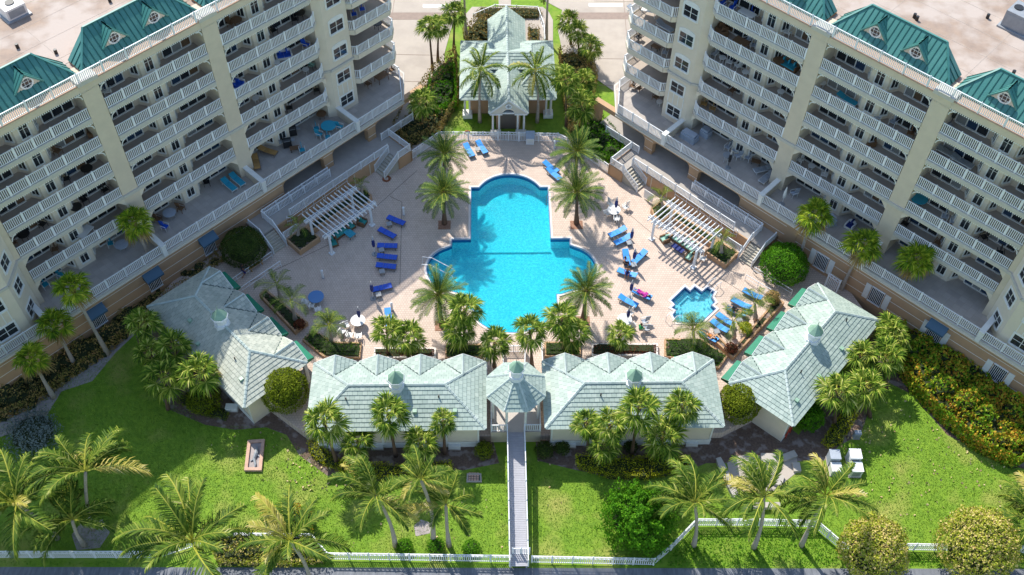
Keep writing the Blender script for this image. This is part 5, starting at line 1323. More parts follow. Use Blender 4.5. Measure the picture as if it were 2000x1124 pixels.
cover('ground_cover', H([(865,240),(935,236),(936,252),(862,256)],0), -.03, M_hbright, 'grass strip in front of the pavilion, left', 160, .09, .12)
# grass tufts and fallen leaves
LAWNS = [H([(100,765),(230,690),(265,655),(300,760),(400,830),(520,835),(600,880),(640,930),(700,935),(905,925),(990,900),(1000,1088),(640,1085),(612,1050),(420,1050),(300,1082),(-60,1085),(-60,870)]),
    H([(1036,905),(1110,920),(1200,938),(1330,930),(1400,905),(1415,950),(1450,985),(1540,985),(1570,930),(1610,900),(1680,850),(1720,740),(1780,775),(1850,855),(1960,908),(2080,950),(2080,1072),(1640,1066),(1590,1022),(1356,1022),(1276,1090),(1040,1088)])]
mb = MB(); V = mb.V; F = mb.F
for P in LAWNS:
    xs = [p[0] for p in P]; ys = [p[1] for p in P]; ar = abs(sum(P[i-1][0]*P[i][1]-P[i][0]*P[i-1][1] for i in range(len(P))))/2; c_ = 0; T_ = int(ar*130)
    while c_ < T_:
        x, y = rnd.uniform(min(xs), max(xs)), rnd.uniform(min(ys), max(ys))
        if not in_poly(x, y, P): continue
        c_ += 1; a = rnd.uniform(0, 6.28); w_ = .035; hh = rnd.uniform(.03, .10); dx, dy = math.cos(a)*w_, math.sin(a)*w_; lx, ly = rnd.uniform(-.07,.07), rnd.uniform(-.07,.07)
        k = len(V); V += [Vector((x-dx, y-dy, GZ)), Vector((x+dx, y+dy, GZ)), Vector((x+lx, y+ly, GZ+hh))]; F.append([k, k+1, k+2]); mb.I.append(0)
o = obj('grass', mb, M_blade); o['kind'] = 'stuff'; o['label'] = 'short mown lawn grass'
pts = []
for (x0, y0, x1, y1, n_) in ((560,890,680,960,90),(500,880,990,1070,90),(1640,820,1700,900,50),(1700,760,1990,960,160),(1700,900,1990,1040,90),(400,830,560,880,20),(1040,900,1300,1000,14)):
    for _ in range(n_): pts.append((at(rnd.uniform(x0, x1), rnd.uniform(y0, y1), GZ+.08), Vector((0,0,3))))
o = obj('fallen_leaves', leaves(pts, .20, .8), M_litter); o['kind'] = 'stuff'; o['label'] = 'dry leaves scattered on the grass'

# ------------------------------------------------------------------ furniture (front faces local -y)
def B4(w, d, h): return [(-w/2,-d/2),(w/2,-d/2),(w/2,d/2),(-w/2,d/2)]
PROTO = {}
def part(lst, name, fn, m, sub=None):
    g = MB(); fn(g); lst.append((name, mesh(name, g, m), sub))
def legs(lst, pts, z, r, m):
    for x, y in pts:
        def f(g, x=x, y=y): g.bar((x,y,0),(x*.94,y*.94,z),r,r,False)
        part(lst, 'leg', f, m)
def p_lounger(sling, frame=None, up=.18):
    frame = frame or M_frame; l = []; L2 = .95
    part(l, 'frame', lambda g: [g.bar((sx*.31,-L2,.32),(sx*.31,L2*.95,.32),.05,.05,False) for sx in (-1,1)]+[g.bar((-.31,y,.32),(.31,y,.32),.04,.04,False) for y in (-L2,.25,L2*.95)], frame)
    def seat(g):
        for i in range(3): g.box(-.29,.29,-L2+.02+i*.40,-L2+.40+i*.40,.335,.395)
    part(l, 'seat', seat, sling)
    part(l, 'backrest', lambda g: (g.bar((0,.28,.38),(0,.95,.38+up),.58,.06,False)), sling)
    legs(l, [(sx*.30,y) for sx in (-1,1) for y in (-.8,.7)], .32, .045, frame); return l
def p_chair(cm, fm, hb=.55, arms=True):
    l = []
    part(l, 'seat', lambda g: g.box(-.25,.25,-.25,.23,.40,.45), cm)
    part(l, 'backrest', lambda g: g.bar((0,.23,.43),(0,.36,.43+hb),.48,.05,False), cm)
    if arms:
        for sx in (-1,1): part(l, 'armrest', lambda g, sx=sx: (g.bar((sx*.28,-.25,.64),(sx*.28,.30,.64),.05,.035,False), g.bar((sx*.28,-.25,.40),(sx*.28,-.25,.64),.035,.035,False)), fm)
    legs(l, [(-.26,-.25),(.26,-.25),(-.24,.27),(.24,.27)], .42, .035, fm); return l
def p_club(cm, bm):
    l = []
    part(l, 'base', lambda g: (g.box(-.40,.40,-.38,.40,.04,.30), g.box(-.40,-.28,-.38,.40,.3,.58), g.box(.28,.40,-.38,.40,.3,.58), g.box(-.28,.28,.28,.40,.3,.72)), bm)
    part(l, 'seat_cushion', lambda g: g.box(-.27,.27,-.38,.27,.305,.44), cm); part(l, 'back_cushion', lambda g: g.bar((0,.20,.45),(0,.27,.80),.52,.14,False), cm); return l
def p_sofa(cm, bm, w=1.7, n=3):
    l = []
    part(l, 'base', lambda g: (g.box(-w/2,w/2,-.40,.42,.04,.28), g.box(-w/2,-w/2+.12,-.40,.42,.28,.60), g.box(w/2-.12,w/2,-.40,.42,.28,.60), g.box(-w/2+.12,w/2-.12,.30,.42,.28,.70)), bm)
    ww = (w-.26)/n
    for i in range(n):
        x = -w/2+.13+i*ww
        part(l, 'seat_cushion', lambda g, x=x: g.box(x+.01,x+ww-.01,-.38,.28,.285,.43), cm); part(l, 'back_cushion', lambda g, x=x: g.bar((x+ww/2,.21,.44),(x+ww/2,.28,.78),ww-.03,.13,False), cm)
    return l
def p_round(tm, fm, r=.6, h=.72):
    l = []
    def top(g): g.cone((0,0), r, r, h-.04, h, 24)
    part(l, 'tabletop', top, tm); legs(l, [(r*.6*math.cos(R(a)), r*.6*math.sin(R(a))) for a in (45,135,225,315)], h-.04, .035, fm); return l
def p_table(tm, fm, w=1.4, d=.85, h=.72):
    l = []; part(l, 'tabletop', lambda g: g.box(-w/2,w/2,-d/2,d/2,h-.05,h), tm); legs(l, [(sx*(w/2-.08), sy*(d/2-.08)) for sx in (-1,1) for sy in (-1,1)], h-.05, .05, fm); return l
def p_umbrella(cm, pm=None, h=2.5):
    pm = pm or M_white; l = []
    part(l, 'pole', lambda g: g.cone((0,0), .028, .028, 0, h-.1, 8), pm)
    part(l, 'base', lambda g: (g.cone((0,0), .30, .26, 0, .07, 14), g.cone((0,0), .06, .05, .07, .3, 8)), M_grey)
    def can(g):
        g.cone((0,0), .05, .17, h-1.45, h-1.05, 10); g.cone((0,0), .17, .13, h-1.05, h-.55, 10); g.cone((0,0), .13, .04, h-.55, h, 10)
        for i in range(6): a = R(60*i); g.bar((.10*math.cos(a),.10*math.sin(a),h-1.35),(.13*math.cos(a),.13*math.sin(a),h-.6),.05,.05,False)
    part(l, 'canopy', can, cm)
    part(l, 'tie_cap', lambda g: (g.cone((0,0), .11, .03, h-.42, h+.08, 8)), M_pvc); return l
def p_bollard():
    l = []; part(l, 'post', lambda g: g.cone((0,0), .11, .11, 0, .95, 12), M_white); part(l, 'lamp_cap', lambda g: (g.cone((0,0), .13, .13, .97, 1.03, 12), g.cone((0,0), .13, .05, 1.03, 1.12, 12)), M_white)
    part(l, 'foot', lambda g: g.cone((0,0), .15, .15, 0, .04, 12), M_grey); return l
def p_grill():
    l = []; part(l, 'cabinet', lambda g: g.box(-.4,.4,-.28,.28,.1,.8), M_blk); part(l, 'lid', lambda g: g.tube([(-.42,0,.84),(.42,0,.84)], .27, 12), M_blk)
    for sx in (-1,1): part(l, 'side_shelf', lambda g, sx=sx: g.box(*sorted((sx*.42,sx*.75)),-.25,.25,.78,.82), M_grey)
    part(l, 'handle', lambda g: g.bar((-.3,-.28,.92),(.3,-.28,.92),.03,.03,False), M_grey); return l
def p_cover(w, d, h):
    l = []
    def f(g):
        g.prism([(-w/2,-d/2+.1),(-w/2+.15,-d/2),(w/2-.15,-d/2),(w/2,-d/2+.1),(w/2,d/2-.1),(w/2-.15,d/2),(-w/2+.15,d/2),(-w/2,d/2-.1)], 0, h*.7)
        g.prism([(-w/2+.1,-d/2+.15),(w/2-.12,-d/2+.12),(w/2-.2,d/2-.15),(-w/2+.15,d/2-.2)], h*.7, h)
    part(l, 'cover', f, M_greycl)
    part(l, 'hem', lambda g: g.box(-w/2-.03,w/2+.03,-d/2-.03,d/2+.03,.0,.1), M_greycl); return l
PF = {'lounger_shaded_blue': lambda: p_lounger(M_blue, up=.02), 'lounger_lblue': lambda: p_lounger(M_lblue, M_frame), 'lounger_tan': lambda: p_lounger(M_tan, M_frame), 'lounger_grey': lambda: p_lounger(M_grey, M_pvc), 'lounger_teal': lambda: p_lounger(M_turq, M_pvc), 'lounger_sling': lambda: p_lounger(M_greycl, M_pvc, .3),
  'chair_white': lambda: p_chair(M_pvc, M_pvc), 'chair_dark': lambda: p_chair(M_blk, M_blk), 'chair_brown': lambda: p_chair(M_wick, M_wick), 'chair_blue': lambda: p_chair(M_blue, M_pvc), 'chair_teal': lambda: p_chair(M_turq, M_pvc), 'chair_grey': lambda: p_chair(M_greycl, M_pvc), 'chair_orange': lambda: p_chair(M_tan, M_tan), 'chair_striped': lambda: p_chair(M_mint, M_blk, .75),
  'club_teal': lambda: p_club(M_teal, M_wick), 'club_mint': lambda: p_club(M_mint, M_wick), 'club_wicker': lambda: p_club(M_wick, M_wick), 'club_white': lambda: p_club(M_navy, M_pvc), 'sofa_teal': lambda: p_sofa(M_teal, M_wick), 'sofa_mint': lambda: p_sofa(M_mint, M_wick), 'sofa_blue': lambda: p_sofa(M_blue, M_pvc, 1.5, 2), 'sofa_turq': lambda: p_sofa(M_turq, M_wick, 1.9, 3), 'sofa_white': lambda: p_sofa(M_navy, M_pvc, 1.5, 2), 'sofa_wicker': lambda: p_sofa(M_wick, M_wick, 1.5, 2),
  'round_blue': lambda: p_round(M_turq, M_pvc, .75), 'round_deck': lambda: p_round(M_bluetop, M_pvc, .72), 'round_white': lambda: p_round(M_pvc, M_pvc, .65), 'round_dark': lambda: p_round(M_blk, M_blk, .5), 'round_small': lambda: p_round(M_pvc, M_pvc, .33, .5), 'round_brown': lambda: p_round(M_wick, M_wick, .5, .6), 'round_glass': lambda: p_round(M_greycl, M_grey, .6), 'round_grey': lambda: p_round(M_grey, M_pvc, .48, 1.0),
  'table_white': lambda: p_table(M_pvc, M_pvc, 1.5, .8), 'table_brown': lambda: p_table(M_wick, M_wick, 1.4, .9), 'table_blue': lambda: p_table(M_turq, M_wick, 1.0, .75, .45), 'side_table': lambda: p_table(M_grey, M_frame, .5, .5, .42), 'coffee_table': lambda: p_table(M_wick, M_blk, .9, .55, .42), 'bench_striped': lambda: p_table(M_navy, M_frame, 1.3, .55, .42),
  'umbrella_blue': lambda: p_umbrella(M_navy), 'umbrella_white': lambda: p_umbrella(M_pvc, None, 2.2), 'umbrella_black': lambda: p_umbrella(M_blk, M_blk, 2.2), 'bollard': p_bollard, 'grill': p_grill, 'cover_big': lambda: p_cover(1.7, 1.0, .8), 'cover_small': lambda: p_cover(1.0, .95, .9)}
M_bluetop = mat('blue_tabletop', (.06,.20,.45), None, 2, .4)
def inst(kind, loc, rz, name, label, cat, group=None, scale=1):
    if kind not in PROTO: PROTO[kind] = PF[kind]()
    t = empty(name, loc, label, cat, group, rz, scale)
    for n_, me, sub in PROTO[kind]:
        o = bpy.data.objects.new(n_, me); COL.objects.link(o); o.parent = t
    return t
NAMEOF = {'lounger': ('sun_lounger', 'lounger'), 'chair': ('patio_chair', 'chair'), 'club': ('club_chair', 'armchair'), 'sofa': ('outdoor_sofa', 'sofa'), 'round': ('round_table', 'table'), 'table': ('patio_table', 'table'), 'side': ('side_table', 'table'), 'coffee': ('coffee_table', 'table'), 'bench': ('striped_bench', 'bench'), 'umbrella': ('closed_umbrella', 'umbrella'), 'bollard': ('bollard_light', 'bollard'), 'grill': ('barbecue_grill', 'grill'), 'cover': ('covered_furniture', 'covered furniture')}
BALC = []
def bal(side, kind, px, py, desc, face=None):
    fr = FL if side == 'left' else FR; best = None
    for j in range(6):
        p = at(px, py, fz(j)+.4); s, v = inv(fr, p); lo, hi = (-2.0, -.1) if j else (-2.3, 2.3)
        e = max(0, lo-v, v-hi)
        if s < -47.6: lo2 = -4.5; e = max(0, lo2-v, v-hi)
        if best is None or e < best[0]: best = (e, j, s, v)
    e, j, s, v = best; r_ = .62 if kind.startswith(('lounger','sofa','table','round_b','round_w','cover')) else .42
    v = min(max(v, -1.55), -.55 if j else 1.9) if s > -47.6 else min(v, -.7 if j else 1.9)
    ang = math.atan2((fr.w(0,1)-fr.w(0,0)).y, (fr.w(0,1)-fr.w(0,0)).x)+math.pi/2
    along = kind.startswith(('lounger',)) and j > 0
    a = ang+(face if face is not None else (math.pi/2 if along else rnd.choice((-.5,0,.4))))
    BALC.append([side, kind, px, desc, j, s, fr.w(s, v, fz(j)), a])
for x in (("left","chair_white",210,178,"white sling chair"),("left","club_wicker",178,255,"round wicker armchair"),("left","chair_brown",110,293,"brown wicker chair"),("left","round_dark",171,334,"black round table"),("left","chair_dark",129,349,"black metal chair"),("left","chair_dark",205,307,"black metal chair"),
  ("left","chair_dark",163,389,"black metal chair"),("left","chair_dark",205,371,"black metal chair"),("left","round_dark",150,409,"black round table"),("left","table_white",168,457,"pale blue dining table"),("left","chair_dark",81,436,"dark reclining chair"),("left","chair_brown",25,475,"dark wicker chair"),("left","round_dark",48,462,"small dark table"),("left","chair_brown",107,487,"tan wicker chair"),
  ("left","chair_teal",216,475,"turquoise sling chair"),("left","round_glass",239,482,"glass topped table"),("left","chair_teal",118,537,"turquoise sling chair"),("left","chair_teal",88,556,"turquoise sling chair"),("left","round_glass",332,420,"round glass table with flowers"),("left","chair_brown",308,428,"brown sling chair"),("left","chair_brown",353,407,"brown sling chair"),("left","chair_blue",322,443,"pale blue chair"),
  ("left","lounger_teal",447,360,"blue grey lounger"),("left","lounger_teal",463,350,"blue grey lounger"),("left","chair_dark",403,356,"black metal chair"),("left","lounger_tan",523,294,"orange brown lounger"),("left","lounger_tan",500,316,"orange brown lounger"),("left","grill",561,281,"black barbecue grill"),("left","grill",571,258,"second barbecue under black cover"),("left","coffee_table",575,289,"dark coffee table"),
  ("left","round_blue",642,250,"big turquoise round table"),("left","chair_teal",618,251,"turquoise chair"),("left","chair_teal",624,263,"turquoise chair"),("left","chair_teal",640,268,"turquoise chair"),("left","chair_teal",664,248,"turquoise chair"),("left","chair_teal",590,293,"turquoise garden seat"),("left","round_brown",628,225,"round brown fire pit"),("left","table_brown",745,152,"brown patio table"),("left","chair_brown",719,164,"brown wrought chair"),("left","chair_brown",748,142,"brown wrought chair"),("left","chair_brown",766,136,"brown wrought chair"),
  ("left","chair_brown",450,44,"brown rattan chair"),("left","round_brown",462,42,"small rattan table"),("left","chair_dark",532,58,"dark wicker chair"),("left","chair_dark",575,38,"dark wicker chair"),("left","round_dark",586,30,"dark round table"),("left","sofa_blue",554,106,"bright blue glider sofa"),("left","chair_blue",598,88,"bright blue armchair"),("left","round_small",540,123,"small white side table"),("left","chair_striped",608,127,"striped high back chair"),("left","round_small",597,137,"small white side table"),
  ("left","sofa_blue",463,166,"navy blue sofa"),("left","round_small",499,193,"small white stool"),("left","chair_dark",618,176,"black director chair"),("left","chair_dark",565,211,"black bicycle shaped chair"),("left","chair_blue",691,28,"blue sling chair"),("left","chair_blue",707,18,"blue sling chair"),("left","round_small",725,13,"white round table"),("left","lounger_tan",701,78,"tan lounger"),("left","lounger_tan",718,66,"tan lounger"),("left","round_dark",737,50,"black round table"),
  ("left","club_white",700,127,"white armchair with navy cushion"),("left","sofa_white",730,113,"white sofa with navy cushions"),("left","club_white",753,96,"white armchair with navy cushion"),
  ("right","chair_blue",1411,7,"bright blue chair"),("right","chair_blue",1431,15,"bright blue chair"),("right","table_white",1458,31,"white dining table"),("right","chair_blue",1471,22,"bright blue chair"),("right","chair_white",1543,61,"tall white chair"),("right","sofa_wicker",1408,58,"grey wicker sofa"),("right","table_brown",1447,86,"tan dining table"),("right","chair_grey",1461,78,"grey sling chair"),("right","chair_grey",1474,88,"grey sling chair"),
  ("right","sofa_turq",1540,125,"turquoise sofa"),("right","round_brown",1520,121,"brown round table"),("right","chair_grey",1396,106,"grey sling chair"),("right","round_small",1411,114,"small white table"),("right","chair_white",1424,121,"white sling chair"),("right","chair_white",1442,129,"white sling chair"),("right","round_small",1456,142,"small white table"),("right","round_small",1525,180,"square white table"),("right","chair_brown",1431,176,"tan wicker chair"),("right","chair_orange",1375,203,"orange wood chair"),("right","chair_orange",1392,212,"orange wood chair"),
  ("right","lounger_sling",1241,22,"leaning sling lounger"),("right","table_white",1268,24,"white folding table"),("right","lounger_sling",1299,51,"grey sling lounger"),("right","chair_dark",1246,73,"dark wicker chair"),("right","coffee_table",1281,91,"brown ottoman table"),("right","chair_grey",1299,103,"grey sling chair"),("right","chair_dark",1238,122,"dark sling chair"),("right","chair_dark",1252,132,"dark sling chair"),("right","round_dark",1272,140,"dark glass table"),("right","chair_dark",1289,155,"dark sling chair"),("right","chair_brown",1235,168,"brown wrought chair"),("right","chair_brown",1248,173,"brown wrought chair"),("right","chair_brown",1281,190,"brown wrought chair"),("right","round_small",1288,200,"small round cream table"),
  ("right","cover_big",1347,265,"sofa under a grey cover"),("right","cover_small",1379,258,"armchair under a grey cover"),("right","round_grey",1420,312,"grey bar table"),("right","umbrella_black",1423,322,"closed black umbrella"),("right","chair_grey",1422,288,"white bar chair"),("right","chair_grey",1436,293,"white bar chair"),("right","chair_grey",1441,305,"white bar chair"),("right","chair_grey",1461,308,"white bar chair"),("right","coffee_table",1477,315,"dark patio table"),("right","lounger_grey",1491,329,"grey lounger"),("right","lounger_grey",1498,345,"grey lounger"),("right","umbrella_white",1529,393,"closed white umbrella"),("right","chair_grey",1551,378,"grey cushioned chair"),
  ("right","chair_white",1563,313,"white slatted chair"),("right","round_small",1585,325,"small white table"),("right","chair_white",1610,341,"white slatted bench chair"),("right","round_small",1606,163,"white round table"),("right","lounger_teal",1655,193,"turquoise lounger"),("right","chair_grey",1714,228,"pale cushioned chair"),("right","chair_grey",1745,238,"pale cushioned chair"),("right","chair_brown",1779,260,"brown wicker chair"),("right","club_wicker",1700,277,"brown wicker armchair"),("right","club_white",1661,439,"grey blue armchair"),("right","cover_small",1622,430,"barbecue under a navy cover"),
  ("right","umbrella_black",1858,238,"closed brown umbrella"),("right","lounger_grey",1849,294,"grey lounger"),("right","lounger_grey",1880,314,"grey lounger"),("right","round_blue",1793,392,"turquoise round table"),("right","chair_grey",1845,423,"pale sling chair"),("right","chair_grey",1862,432,"pale sling chair"),("right","chair_dark",1768,437,"dark brown rocking chair"),("right","chair_brown",1832,474,"brown wicker chair"),("right","chair_dark",1922,463,"black folding chair"),("right","chair_dark",1953,494,"dark lounge chair")):
    bal(*x)
FLN = ['terrace', 'lowest balcony', 'second balcony', 'third balcony', 'fourth balcony', 'top balcony']
def bay(s): return 'end bay' if s < -45 else 'bay beside the tower' if s < -33.5 else 'middle bay' if s < -22.5 else 'outer bay'
keys = {}
for r_ in BALC: keys.setdefault((r_[3], r_[4], r_[0], bay(r_[5])), []).append(r_)
for (desc, j, side, by), L_ in keys.items():
    L_.sort(key=lambda r: r[2]); wd = {1: [''], 2: [', left one', ', right one'], 3: [', left one', ', middle one', ', right one'], 4: [', leftmost', ', second from left', ', third from left', ', rightmost']}[len(L_)]
    for r_, w_ in zip(L_, wd):
        nm, ct = NAMEOF[r_[1].split('_')[0]]; inst(r_[1], r_[6], r_[7], nm, '%s on %s of %s block, %s%s' % (desc, FLN[j], side, by, w_), ct, 'balcony and terrace furniture')
# deck furniture ---------------------------------------------------
def put(kind, px, py, label, rz=0, z=0, zc=.4, group=None, cat=None):
    p = at(px, py, z+zc); p.z = z; nm, ct = NAMEOF[kind.split('_')[0]]; return inst(kind, p, rz, nm, label, cat or ct, group)
def loung(kind, head, foot, label, group='blue sun loungers on the pool deck'):
    a, b_ = at(*head, .4), at(*foot, .4); d = a-b_; c = (a+b_)/2; c.z = 0
    return inst(kind, c, math.atan2(d.y, d.x)-math.pi/2, 'sun_lounger', label, 'lounger', group)
for h, f, k, l_ in (((756,423),(791,437),'b','shade-toned blue lounger nearest the bollard in the shaded left group, top one'),((739,446),(773,463),'b','shade-toned blue lounger second from the top in the shaded left group'),((736,479),(777,480),'b','shade-toned blue lounger beside the closed umbrella, upper of three level ones'),
    ((736,499),(776,503),'b','shade-toned blue lounger, middle of three level ones'),((734,517),(774,521),'b','shade-toned blue lounger, lowest of three level ones'),((727,566),(764,557),'b','blue lounger at the edge of the building shadow'),((757,606),(760,634),'l','short light blue lounger in the sun by the lower left fan palms'),
    ((907,279),(925,308),'l','blue lounger by the north fence, left one'),((932,275),(950,300),'l','blue lounger by the north fence, right one'),((1064,318),(1088,334),'l','blue lounger under the upper right date palm, upper one'),((1072,331),(1092,348),'l','blue lounger under the upper right date palm, lower one'),
    ((1226,444),(1186,462),'l','blue lounger below the right white table, upper one'),((1236,459),(1197,477),'l','blue lounger below the right white table, lower one'),((1222,495),(1225,512),'l','blue lounger left of the crowded umbrella'),((1256,495),(1242,508),'l','blue lounger right of the crowded umbrella'),
    ((1243,540),(1207,526),'l','blue lounger with a seated man in dark shorts'),((1270,583),(1238,566),'l','blue lounger with a woman in magenta'),((1207,578),(1247,598),'l','empty blue lounger below the woman in magenta'),
    ((1484,582),(1456,567),'l','blue lounger at the top of the row by the angled planter'),((1462,601),(1433,585),'l','second blue lounger in the row by the angled planter'),((1454,614),(1424,601),'l','blue lounger with a sunbather beside the angled planter'),((1428,632),(1406,616),'l','fourth blue lounger in the row by the angled planter'),((1418,646),(1394,628),'l','fifth blue lounger in the row by the angled planter'),((1398,666),(1370,645),'l','blue lounger with a sunbather below the row')):
    loung('lounger_shaded_blue' if k == 'b' else 'lounger_lblue', h, f, l_)  # loungers in building shade get a darker sling, shade put into the colour
for px, py, l_ in ((760,437,'small side table beside the top shade-toned blue lounger'),(745,488,'small side table under the upper level lounger'),(746,530,'small side table below the three level loungers'),(739,575,'small side table beside the lounger in the shadow edge'),(933,291,'small side table between the north fence loungers'),(1229,474,'small side table right of the lounger pair'),(1238,517,'small side table in the crowded umbrella group'),(1400,647,'small side table between the lowest loungers of the row'),(1444,624,'small white table between two loungers of the row')):
    put('side_table', px, py, l_, .3, group='small side tables by the loungers')
put('round_deck', 617, 580, 'blue round table in the shade on the left deck', zc=.7, group='round deck tables')
put('round_white', 699, 626, 'white round table at the sunlit lower left', zc=.7, group='round deck tables'); put('round_white', 1199, 410, 'white round table between two date palms on the right', zc=.7, group='round deck tables'); put('round_white', 1220, 624, 'white round table at the lower right of the deck', zc=.7, group='round deck tables')
for px, py, a, l_ in ((597,590,2.6,'white chair left of the shaded blue table'),(608,597,3.0,'white chair below the shaded blue table'),(621,605,3.5,'white chair nearest the lens by the blue table'),(668,648,2.5,'white chair in the sunlit group at the lower left, leftmost'),(683,655,2.9,'white chair in the sunlit group at the lower left, middle'),(700,657,3.2,'white chair in the sunlit group at the lower left, rightmost'),(676,636,2.0,'white chair left of the sunlit white table'),
    (1193,399,.6,'white chair above the right white table'),(1222,405,-.8,'white chair right of the right white table'),(1188,417,1.8,'white chair left of the right white table'),(1204,428,3.1,'white chair below the right white table'),(1231,612,-.7,'white chair above the lower right table'),(1233,636,-2.4,'white chair beside the man in green'),(1259,628,-1.2,'bronze framed chair at the lower right group, upper one'),(1262,642,-1.6,'bronze framed chair at the lower right group, lower one')):
    put('chair_white' if 'white' in l_ else 'chair_grey', px, py, l_, a, group='deck chairs')
for px, py, l_ in ((732,497,'closed blue umbrella beside the upper level lounger'),(729,584,'closed blue umbrella beside the lounger in the shadow edge'),(704,634,'closed blue umbrella through the lower left table'),(1201,420,'closed blue umbrella through the right white table'),(1231,480,'closed blue umbrella at the head of the lounger pair'),(1236,520,'closed blue umbrella in the crowded group'),(1230,582,'closed blue umbrella beside the woman in magenta'),(1224,634,'closed blue umbrella through the lower right table')):
    put('umbrella_blue', px, py, l_, 0, zc=0, group='closed umbrellas on the deck')
for px, py, l_ in ((789,420,'white bollard light near the top shade-toned blue lounger'),(631,543,'white bollard light standing alone on the left deck'),(766,606,'white bollard light near the short lounger'),(1083,290,'white bollard light by the north fence'),(1365,541,'white bollard light above the spa')):
    if px != 1365: put('bollard', px, py, l_, 0, zc=0, group='bollard lights')
aL = math.atan2(FL.v[1], FL.v[0]); aR = math.atan2(FR.v[1], FR.v[0])
put('club_teal', 707, 433, 'wicker armchair with teal cushions at the upper end of the left pergola', aL+1.9); put('club_teal', 651, 473, 'wicker armchair with teal cushions at the lower end of the left pergola', aL+1.2)
put('sofa_teal', 664, 453, 'wicker sofa with teal cushions under the left pergola', aL+math.pi/2); put('club_teal', 684, 440, 'wicker armchair next to the teal sofa', aL+math.pi/2); put('table_blue', 683, 456, 'low teal topped table before the left pergola', aL)
put('club_mint', 1299, 466, 'wicker armchair with mint cushions at the upper end of the right pergola', aR+1.2); put('sofa_mint', 1328, 468, 'wicker sofa with mint cushions under the right pergola, upper one', aR+math.pi/2)
put('sofa_mint', 1347, 481, 'wicker sofa with mint cushions under the right pergola, lower one', aR+math.pi/2); put('bench_striped', 1324, 485, 'blue and white striped low bench before the right pergola', aR+math.pi/2); put('club_mint', 1347, 501, 'wicker armchair with mint stripes at the lower end of the right pergola', aR+1.7)
put('lounger_white' if 0 else 'chair_white', 1372, 505, 'white chair behind the lower column of the right pergola', aR+2)
# small deck things
t = empty('towel_station', at(1035, 279, 0), 'white towel cabinet with sloping lid by the north fence', 'cabinet')
g = MB(Fr(at(1035,279,0).x, at(1035,279,0).y, 1, 0)); g.box(-.42,.42,-.35,.35,.02,.95); obj('cabinet', g, M_white, t)
g = MB(g.fr); g.face([(-.46,-.42,.92),(.46,-.42,.92),(.46,.40,1.30),(-.46,.40,1.30)]); g.face([(-.46,-.42,.92),(-.46,.40,1.30),(-.46,.40,.9),(-.46,-.40,.9)]); g.face([(.46,-.42,.92),(.46,.40,1.30),(.46,.40,.9),(.46,-.4,.9)]); obj('lid', g, M_greycl, t)
g = MB(g.fr); g.box(-.3,.3,-.37,-.352,.3,.75); obj('door', g, M_trim, t)
t = empty('life_ring', at(915, 262, 1.0), 'red and white life ring on the north fence with a rescue pole', 'life ring')
g = MB(); c = at(913,259,1.0); g.tube([c+Vector((.28*math.cos(R(a)),-.06,.28*math.sin(R(a)))) for a in range(0,361,30)], .06, 6); obj('ring', g, M_red, t)
g = MB(); g.tube([at(915,264,1.0), at(954,277,.9)], .025, 5); obj('rescue_pole', g, M_white, t)
g = MB(); c = at(755,350,.04); g.tube([c+Vector((r_*math.cos(a_),r_*math.sin(a_),.02)) for a_, r_ in ((i*.5, .45-.006*i) for i in range(40))], .03, 5); o = obj('coiled_hose', g, M_hose); tag(o, 'coiled brown hose at the foot of the left stairs', 'hose')
t = empty('pool_handrail', at(835,527,0), 'bent white handrail over the steps of the left pool lobe', 'handrail')
for dy in (0, .9):
    g = MB(); a, b_ = at(824,528,0)+Vector((0,dy,0)), at(884,545,-.3)+Vector((0,dy,0)); g.tube([a, a+Vector((.05,0,.85)), a+Vector((.9,-.1,.85)), b_+Vector((0,0,.35)), b_], .035, 6); obj('rail', g, M_white, t)
t = empty('pool_ladder', at(1071,390,0), 'chrome pool ladder on the right edge of the upper pool', 'ladder')
for dy in (-.3, .3):
    g = MB(); a = at(1074,391,0)+Vector((0,dy,0)); g.tube([a+Vector((.3,0,0)), a+Vector((.3,0,.7)), a+Vector((-.1,0,.8)), a+Vector((-.35,0,.2)), a+Vector((-.35,0,-.9))], .03, 6); obj('rail', g, M_grey, t)
for px, py, l_ in ((868,440,'square gravel bed around the half lit date palm'),(1126,440,'square gravel bed around the ladder date palm'),(863,637,'square gravel bed around the lower left date palm'),(1139,628,'square gravel bed around the lower right date palm'),(868,367,'square gravel bed around the shaded date palm')):
    p = at(px, py, 0); g = MB(FC); x, y = inv(FC, p); g.box(x-.6, x+.6, y-.55, y+.55, -.02, .03); o = obj('gravel_bed', g, M_gravel); o['kind'] = 'structure'; o['label'] = l_
# deck joint lines
g = MB()
for A_2, B_2 in (((815,333),(660,470)),((660,470),(470,560)),((762,384),(785,395)),((785,395),(781,560)),((1176,375),(1290,470)),((1290,470),(1480,590))):
    g.bar(tuple(at(*A_2,.006)), tuple(at(*B_2,.006)), .05, .006, False)
o = obj('drain_channel', g, M_frame); o['kind'] = 'structure'
